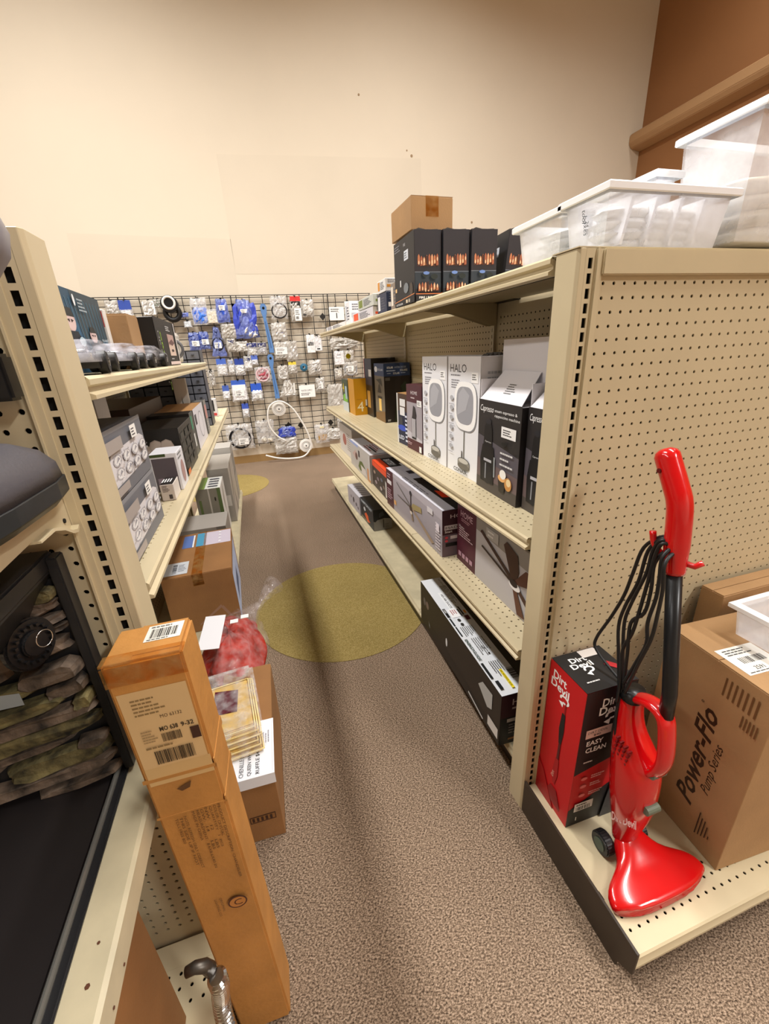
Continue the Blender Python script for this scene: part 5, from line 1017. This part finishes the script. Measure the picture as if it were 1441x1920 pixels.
# toy cars
CLEAR = film_mat('clear_car_shell', clear=.74, rough=.05, bump=.1, white='D8D8E4')
def car(label, x, y, yaw, s=1.0):
    T = thing('toy_car', label, 'toy car', (x, y, Z1), yaw, 'clear-shelled toy cars'); T.scale = (s, s, s)
    Lc, Wc = .20, .085
    prof = [(-.10, .020), (-.098, .032), (-.06, .040), (-.035, .056), (.02, .058), (.06, .042), (.095, .036), (.10, .020)]
    q = MB(); secs = []
    for a, zz in prof:
        wv = Wc/2*(.98 if zz < .05 else .74)
        secs.append([(-Wc/2, a, .02), (-Wc/2*1.0, a, min(zz, .042)), (-wv, a, zz), (-wv*.5, a, zz+.002), (wv*.5, a, zz+.002), (wv, a, zz), (Wc/2, a, min(zz, .042)), (Wc/2, a, .02)])
    q.loft(secs); q.build('car_shell', CLEAR, T, smooth=True)
    q = MB(); q.box((-Wc/2+.006, -.092, .010), (Wc/2-.006, .092, .022)); q.box((-.02, -.09, .02), (.02, -.03, .036)); q.box((-.03, .0, .02), (.03, .05, .032)); q.build('chassis', BLACKP, T)
    q = MB(); q.box((-.03, -.094, .022), (-.005, -.08, .034)); q.box((.005, -.094, .022), (.03, -.08, .034)); q.box((-.02, -.07, .03), (.02, -.05, .04)); q.build('motor_block', CHROME, T)
    for sx in (-1, 1):
        for yy in (-.062, .062):
            q = MB(); q.cyl((yy, .019), .019, sx*(Wc/2-.012), sx*(Wc/2+.004), 'x', 20); wl = q.build('wheel', RUBBER, T, bevel=.002, seg=1)
            q = MB()
            for k in range(6):
                a = math.pi*k/3; q.box((sx*(Wc/2+.0045)-.001, yy-.0015+.006*math.cos(a), .0175+.006*math.sin(a)), (sx*(Wc/2+.0045)+.001, yy+.0025+.006*math.cos(a), .0215+.006*math.sin(a)))
            q.cyl((yy, .019), .004, sx*(Wc/2+.003), sx*(Wc/2+.006), 'x', 8); q.build('wheel_rim', CHROME, wl)
car('clear toy car nearest the corner post, showing its chrome works', -.292, .93, 8)
car('largest-looking clear toy car, second from the corner post', -.292, 1.16, 4, 1.0)
car('last clear toy car before the black box with green lettering', -.292, 1.40, -4, 1.0)

# ================================================================== LEFT BASE DECK AND FLOOR
T = carton('shipping_carton', 'big brown taped carton on the left base deck with blue stickers on its lid', -.548, 1.895, .1205, .311, .525, .312, 2.5, M=KRAFT, tape=True,
    art={'z1': lambda A: (A.rect(.42, .62, .99, .97, 'CFC6D6'), A.rect(.42, .62, .54, .97, '4C9AC0'), A.rect(.2, .62, .38, .94, '5C78B8'), A.rect(.36, .62, .385, .94, 'E8ECF2'), A.rect(.02, .05, .36, .30, 'CCD0D6'), A.bars(.14, .08, .2, .27, '444A55', 8, vert=True), A.lines(.22, .1, .34, .25, 5, '666C77'), *[A.poly([(.78, .66+.08*k), (.84, .67+.08*k), (.80, .70+.08*k)], 'F4F4F8') for k in range(4)]),
         'y0': lambda A: (A.poly([(.38, .10), (.40, .14), (.74, .40), (.76, .36)], 'A07A64'), A.poly([(.74, .34), (.77, .38), (.92, .08), (.89, .05)], 'A07A64')),
         'x1': lambda A: (A.rect(0, .0, .9, .9, 'B8C4E4'), A.poly([(.2, .2), (.6, .3), (.5, .6), (.25, .5)], '4A5A80'))})
L('kitchenware_box', 'grey picture box with leaves standing just beyond the big brown carton', -.31, 2.62, .1205, .28, .28, .26, {'all': '8C8680', 'z1': 'A8A29C'}, {'y0': lambda A: (A.rect(0, 0, 1, 1, '8E877E'), A.rect(.38, .3, .46, .45, '241C18'), A.ell(.7, .15, .2, .15, '5C6A38', 8), A.rect(.8, 0, 1, 1, '6E6862'))})
L('juicer_box', 'olive and white box with a chrome knob picture on the left base deck', -.345, 3.02, .1205, .17, .32, .40, {'all': '7C7668', 'z1': 'E4E6E2', 'x1': 'D8D4D0'}, {'y0': lambda A: (A.rect(0, 0, 1, 1, '807A6C'), A.rect(.5, 0, .56, 1, 'B8B0A4'), A.rect(.86, 0, 1, 1, '55663A'), A.rect(.1, 0, .2, .8, '5C6A3C'), A.ell(.75, .8, .03, .04, '241C18'), A.ell(.75, .15, .03, .04, '241C18'), A.ell(.35, .35, .03, .04, '241C18')),
   'z1': lambda A: (A.rect(0, 0, .4, 1, '7CA040'), *[A.rect(.5, .15+.2*k, .9, .22+.2*k, '4A4E60') for k in range(4)]), 'x1': lambda A: (A.ell(.3, .35, .12, .09, '2A2624'), A.ell(.26, .32, .07, .05, 'F0F0F0'), A.poly([(.3, .7), (.5, .4), (.6, .8), (.5, .98)], 'A8A096'), A.lines(.05, .05, .6, .18, 3, '8A8EA8'))})
L('towel_pack', 'long grey-beige wrapped pack leaning at the end of the left base deck', -.30, 3.38, .1205, .16, .55, .45, {'all': '9A948C', 'x1': 'B4AEA6'}, {'x1': lambda A: (A.poly([(0, .2), (.3, .5), (.5, 1), (.3, 1)], '8C867E'), A.poly([(.5, 0), (.6, 0), (.4, .7)], '6A645E'), A.poly([(.6, .5), (1, .7), (1, .8)], 'D8D4CE')), 'y0': lambda A: (A.ell(.4, .7, .3, .1, '1E1A20', 10), A.rect(.1, .3, .9, .5, 'C8C2BA'))})
L('wrapped_towel_bag', 'shiny grey bag of goods at the far end of the left base deck', -.30, 3.96, .1205, .2, .26, .50, {'all': 'A8A49E'}, {'x1': simple('A8A49E', '8A8680')})
# carton with paper sign on the floor
def sign(A):
    pass
SC = carton('shipping_carton', 'brown carton on the floor with a bedspread price paper taped on its lid', -.281, .905, .0005, .168, .455, .272, -1.5, M=KRAFT, tape=False,
    art={'y0': lambda A: (A.rect(.46, .30, .90, .40, '3A2014'), A.rect(.475, .313, .885, .387, '8A5E30'), *[A.rect(.5+.075*k, .32, .54+.075*k, .38, '3A2014') for k in range(5)]), 'x1': lambda A: A.rect(0, .0, 1, .01, '6A4524')})
q = MB(); q.box((.03, -.006, .2728), (.172, .188, .2740)); q.box((.03, -.0075, .235), (.172, -.006, .2740)); ps = q.build('price_paper', solid('E9EBF2', .6), SC)
A = Art((.172, -.006, .2743), (0, 1, 0), (-1, 0, 0), .190, .142)
A.text('CHENILLE BEADWORK', .04, .60, .085, '26262A', w=.72); A.text('QUEEN WHITE WITH DUST', .04, .44, .085, '26262A', w=.88); A.text('RUFFLE $40', .04, .28, .085, '26262A', w=.42); A.lines(.55, .08, .85, .24, 3, '9A9AA4'); A.rect(.03, .03, .97, .035, 'C8CAD4'); A.build(SC, 'printed_words')
# quilt: folded cream layers with piping, in a clear bag
QT = thing('folded_quilt', 'cream folded bedding set with yellow piping in a clear bag on the floor carton', 'bedding', (-.30, .955, .2755), 6)
CRM = mat('cream_satin', 'D8B468', .45, noise=.15, nscale=20); PIP = mat('cream_piping', 'F0D890', .4)
for i in range(6):
    w_ = .165-.006*(i % 3); d_ = .30-.012*i; z = .0+.0125*i
    q = MB(); q.box((.004*i, .008*i, z), (w_, d_, z+.011)); q.build('quilt_layer', CRM, QT, bevel=.004)
    q = MB(); q.tube([(.004*i, .006*i, z+.0115), (w_+.002, .006*i, z+.0115), (w_+.002, d_, z+.0115), (.004*i, d_, z+.0115)], .0028, 6, closed=True); q.build('piping', PIP, QT, smooth=True)
q = MB(); q.prism([(.04, .12), (.11, .11), (.12, .2), (.05, .22)], 'z', .073, .0765); q.build('maroon_patch', mat('maroon_satin', '5A1424', .4), QT)
q = MB()
for i in range(5): q.box((.165, .02+.05*i, .0), (.170, .055+.05*i, .07))
q = MB(); q.box((-.006, -.006, -.0), (.176, .31, .083)); q.build('plastic_bag', film_mat('quilt_film', clear=.85, rough=.06, bump=1, bscale=28), QT, bevel=.012)
# red textile bag
RB = thing('red_textile_bag', 'red bedding in a twisted clear plastic bag behind the tall carton', 'bedding', (-.25, 1.52, .1), 0)
def blob(a, b, c, seed, n=14, m_=9, amp=.08, base=0):
    r = random.Random(seed); secs = []
    for j in range(m_+1):
        t_ = math.pi*j/m_; ring = []
        for k in range(n):
            p = 2*math.pi*k/n; f = 1+r.uniform(-amp, amp)
            ring.append((a*max(math.sin(t_), .02)*math.cos(p)*f, b*max(math.sin(t_), .02)*math.sin(p)*f, max(base, -c*math.cos(t_)*f)))
        secs.append(ring)
    return secs
q = MB(); q.loft([[(x, y, z+.12+.018*math.sin(x*60+y*40)) for x, y, z in ring] for ring in blob(.125, .23, .115, 3, 26, 14, .2)]); q.build('red_fabric', mat('red_fabric', 'B02A18', .6, noise=.5, nscale=16, bump=.9, bscale=26), RB, smooth=True, sub=1)
q = MB(); q.loft([[(x, y, z+.125) for x, y, z in ring] for ring in blob(.142, .25, .135, 9, 18, 9, .12)]); q.build('plastic_bag', film_mat('bag_film', clear=.98, rough=.05, bump=1, bscale=30, white='C8BEBE'), RB, smooth=True)
q = MB(); neck = [(.06, .12, .20), (.10, .17, .215), (.13, .21, .22), (.17, .27, .24), (.20, .30, .25)]; q.tube(neck, [.05, .028, .015, .035, .05], 12); q.build('twisted_neck', film_mat('bag_film', clear=.75, rough=.06, bump=1, bscale=28), RB, smooth=True)
q = MB(); q.add([(-.10, -.12, .268), (-.02, -.14, .272), (-.005, .06, .283), (-.085, .08, .279), (-.10, -.12, .2695), (-.02, -.14, .2735), (-.005, .06, .2845), (-.085, .08, .2805)], [(0,1,2,3),(4,5,6,7),(0,1,5,4),(1,2,6,5),(2,3,7,6),(3,0,4,7)]); q.build('price_paper', solid('EDEDF2', .6), RB)
for dx, dy in ((.03, .0), (.07, .02)):
    q = MB(); q.box((dx-.015, dy-.012, .283), (dx+.015, dy+.012, .285)); q.build('white_ticket', solid('F2F2F2', .6), RB)

# tall carton
TC = thing('tall_carton', 'tall narrow orange-brown carton standing on end at the left front', 'box', (-.234, .516, .001), -1.9)
TC.rotation_euler = (math.radians(-1.0), math.radians(-1.2), math.radians(-1.9))
w_, d_, h_ = .103, .086, .992
q = MB(); q.box((0, 0, 0), (w_, d_, h_)); q.build('carton_body', KRAFT_O, TC, bevel=.004)
for z0, z1 in ((h_-.22, h_-.214), (h_-.30, h_-.2975)):
    q = MB(); q.box((-.0012, -.0012, z0), (w_+.0012, .001, z1)); q.box((w_-.001, -.0012, z0), (w_+.0012, d_, z1+.01)); q.build('board_edge', KRAFT_O, TC)
q = MB(); q.box((.035, .003, h_), (.038, d_-.003, h_+.0012)); q.box((.038, .012, h_), (w_-.004, d_-.004, h_+.0015)); q.build('end_flap', KRAFT_O, TC)
A = Art((0, 0, h_+.0015), (1, 0, 0), (0, 1, 0), w_, d_); A.rect(.44, .42, .92, .88, 'E9E6DC'); A.bars(.50, .50, .86, .76, '222222', 20, seed=8); A.lines(.48, .78, .88, .86, 1, '666666'); A.lines(.48, .43, .88, .48, 1, '666666'); A.build(TC, 'barcode_label')
A = Art((0, 0, 0), (1, 0, 0), (0, 0, 1), w_, h_)
A.rect(.07, .800, .94, .950, 'D2B180'); A.rect(.07, .770, .97, .806, 'CBA873'); A.lines(.2, .905, .62, .938, 5, '8A7048'); A.text('MO 63132', .50, .896, .006, '5A4428', w=.28)
A.text('MO 638', .44, .872, .0085, '3A2C1A', w=.24, bold=True); A.text('9-32', .72, .872, .0085, '3A2C1A', w=.17, bold=True); A.bars(.44, .852, .70, .868, '4A3A24', 22, seed=2); A.rect(.82, .845, .94, .868, '3C1C10'); A.lines(.2, .855, .40, .88, 5, 'A0855C'); A.bars(.28, .812, .80, .838, '3A2C1A', 30, seed=9); A.lines(.2, .842, .7, .85, 1, '8A7048')
A.poly([(.40, .755), (.62, .765), (.58, .752), (.46, .748)], '5A3A1C')
def vt(s, a, z, hm, wm):  # text running down the carton
    vs, fs, gw, gh = glyphs(s, False); o = A.P(a, z); sc = hm/gh; sx = wm/gw
    A.mb.add([o+Vector((y*sc, 0, -x*sx)) for x, y in vs], fs, '4A2E14'); A.k += 1
for k, (s, ln) in enumerate((('PRODUCT DESCRIPTION  CHANDELIER', .19), ('COLOR: CRYSTAL', .075), ('QUANTITY   1  PCS', .10), ('NW:  12     LBS', .10), ('GW:  14     LBS', .10), ('MEASUREMENT:  8.6X8.6X40 IN', .145), ('MADE IN CHINA', .07), ('', .01), ('NOTE: REFRESH ONLY CORRECT', .13), ('THIS SIDE UP IF NOT', .12), ('TOLL FREE 800', .06))):
    if s: vt(s, .86-.062*k, .70-(.0 if k < 7 else .005), .0042, ln)
A.ell(.72, .448, .16, .0165, '4A2414', 24); A.ell(.72, .448, .135, .0135, 'B87A38', 24); A.text('C', .66, .44, .016, '4A2414'); vt('ORIGINAL', .46, .475, .004, .04); vt('LIGHTING CO', .38, .475, .004, .05)
A.build(TC)
q = MB(); q.box((-.001, -.0018, h_-.035), (w_+.001, -.0004, h_-.004)); q.box((-.001, -.0015, h_-.001), (w_+.001, .02, h_+.002)); q.build('packing_tape', TAPE, TC)

# ================================================================== LEFT END DISPLAY CONTENTS
FB = thing('electric_fireplace', 'dark framed electric fireplace with stone back on the left end shelf', 'fireplace', (0, 0, 0))
GL = mat('black_gloss_floor', '1F1B1B', .4); FRM = mat('charcoal_frame', '202022', .35)
bx('firebox_floor', (-.80, .12, .7015), (-.335, .645, .708), GL, FB)
q = MB(); q.tube([(-.326, .10, .712), (-.326, .655, .712)], [(.004, .006)]*2, 10); q.build('frame_rail', mat('grey_rail', '6E6E6A', .3, .4), FB)
bx('frame_bottom', (-.334, .10, .7015), (-.312, .655, .708), FRM, FB, bevel=.002)
bx('frame_post', (-.316, .63, .708), (-.302, .655, 1.12), FRM, FB, bevel=.002)
q = MB(); q.prism([(-.80, 1.03), (-.36, 1.03), (-.315, 1.10), (-.315, 1.125), (-.80, 1.125)], 'y', .14, .655); q.build('firebox_top', FRM, FB, bevel=.003)
# stone back: lumpy courses
ST = mat('stone_relief', '6A5A4C', .85, noise=.95, nscale=34, bump=1, bscale=70); ST2 = mat('mossy_stone_relief', '6E6440', .85, noise=.95, nscale=38, bump=1, bscale=70)
r = random.Random(2); z = .708; row = 0
while z < 1.07:
    hh = r.choice((.018, .026, .036)); x = -.80+r.uniform(0, .08)
    while x < -.325:
        ww = r.uniform(.07, .24); x2 = min(x+ww, -.318)
        q = MB(); ring = []
        for dy, s in ((0, 1.04), (-.010, 1.0), (-.014-r.uniform(0, .012), .9)):
            c = ((x+x2)/2, z+hh/2); rr_ = random.Random(int(x*1000)+row)
            ring.append([(c[0]+(x2-x)/2*s*a*(1-rr_.uniform(0, .1)), .640+dy-rr_.uniform(0, .006), c[1]+hh/2*s*b*(1-rr_.uniform(0, .3))+.02*a*(x2-x)*3) for a, b in ((-1,-.6),(-.7,-1),(0,-.95),(.7,-1),(1,-.6),(1,0),(1,.6),(.7,1),(0,.95),(-.7,1),(-1,.6),(-1,0))])
        q.loft(ring); q.build('stone', r.choice((ST, ST, ST2)), FB); x = x2+.0015
    z += hh; row += 1
bx('firebox_back', (-.82, .641, .7015), (-.316, .655, 1.085), FRM, FB)
bx('metal_strip', (-.52, .615, .90), (-.40, .6155, .925), mat('pale_steel', 'A8B0B4', .4, .3), FB)
D = thing('cable_reel_disc', 'round black ribbed disc with a silver wire hoop hung in front of the stone back', 'disc', (-.345, .585, 1.02), 0); D.rotation_euler = (math.radians(-4), 0, math.radians(66))
q = MB(); q.cyl((0, 0), .036, -.006, .006, 'y', 32); q.build('disc_body', BLACKP, D, bevel=.003)
for k in range(18):
    a = 2*math.pi*k/18; q = MB(); q.box((.025*math.cos(a)-.002, -.011, .025*math.sin(a)-.002), (.025*math.cos(a)+.002, -.006, .025*math.sin(a)+.002)); q.build('tooth', BLACKP, D)
q = MB(); q.cyl((0, 0), .018, -.012, -.006, 'y', 24); q.build('disc_hub', BLACKP, D, bevel=.002)
q = MB(); q.tube(ring_pts(.006, -.020, .004, .0115, 30), .0008, 6, closed=True); q.build('wire_hoop', CHROME, D, smooth=True)
q = MB(); q.tube([(0, .006, 0), (.0, .04, 0)], .004, 8); q.build('stub', BLACKP, D)
# grey rounded slab on upper shelf
SL = thing('grey_cushioned_lid', 'dark grey round-cornered lid lying on the left upper end shelf', 'lid', (0, 0, 0))
def slab(z, k): return [(-.9+k, .15+k, z), (-.42, .12+k, z), (-.31-k, .20+k, z), (-.272-k, .36, z), (-.258-k, .50, z), (-.256-k, .60, z), (-.263-k, .645-k, z), (-.29-k, .662-k, z), (-.40, .664-k, z), (-.9+k, .664-k, z)]
q = MB(); q.loft([slab(1.2015, .010), slab(1.212, 0), slab(1.233, 0)]); q.build('lid_rim', mat('worn_black_edge', '1E2226', .35, noise=.4, nscale=30), SL, bevel=.001, seg=1)
q = MB(); q.loft([slab(1.233, .002), slab(1.252, .004), slab(1.270, .014), slab(1.284, .034), slab(1.291, .07)]); q.build('lid_top', mat('grey_vinyl', '4C4A50', .45, bump=.1, bscale=200), SL, smooth=True)
# hanging black pack on the panel and rounded grey case up left
T = thing('hanging_black_pack', 'black packaging lettered REMOTE at the left edge', 'package', (-.357, .650, 1.331), 0)
q = MB(); q.box((-.09, -.014, 0), (.072, .016, .055)); q.build('pack_body', BLACKP, T, bevel=.004)
A = Art((-.09, -.014, 0), (1, 0, 0), (0, 0, 1), .162, .055); A.text('REMOTE', .42, .28, .24, 'D8D8D8', w=.50, bold=True); A.build(T)
T = thing('grey_rounded_case', 'rounded grey case edge peeking in at the upper left of the frame', 'case', (-.335, .50, 1.483), 0)
q = MB(); q.loft(blob(.146, .10, .075, 4, 24, 12, 0, -1)); q.build('case_shell', mat('grey_case', '8C8A92', .4), T, smooth=True)
q = MB(); q.tube([(-.08, 0, -.065), (-.08, .0, -.190)], .012, 10); q.build('case_stem', BLACKP, T)
# lower left: carton, white wrap, flexible duct
carton('shipping_carton', 'large brown carton in shade under the left end shelf', -.84, .33, .1015, .51, .21, .40, 0, M=KRAFT)
T = thing('flexible_metal_duct', 'shiny corrugated flexible metal duct standing beside the tall carton', 'duct', (-.216, .45, .001))
q = MB(); n_ = 160; pts = [(.01*math.sin(i/20), .012*math.cos(i/17), .003+i*.0026) for i in range(n_)]; top = pts[-1][2]
q.tube(pts, [.0115+.004*(i % 4 in (0, 1)) for i in range(n_)], 20); q.build('duct_coil', CHROME, T)
q = MB(); q.tube([(0, .0, top), (-.006, .0, top+.016), (-.020, .0, top+.022), (-.034, .0, top+.018)], [.011, .010, .009, .008], 12); q.build('duct_end', mat('dull_metal', '55504A', .4, .8), T, smooth=True)
print('objects', len(S.objects), 'tris', sum(len(o.data.polygons) for o in S.objects if o.type == 'MESH'))
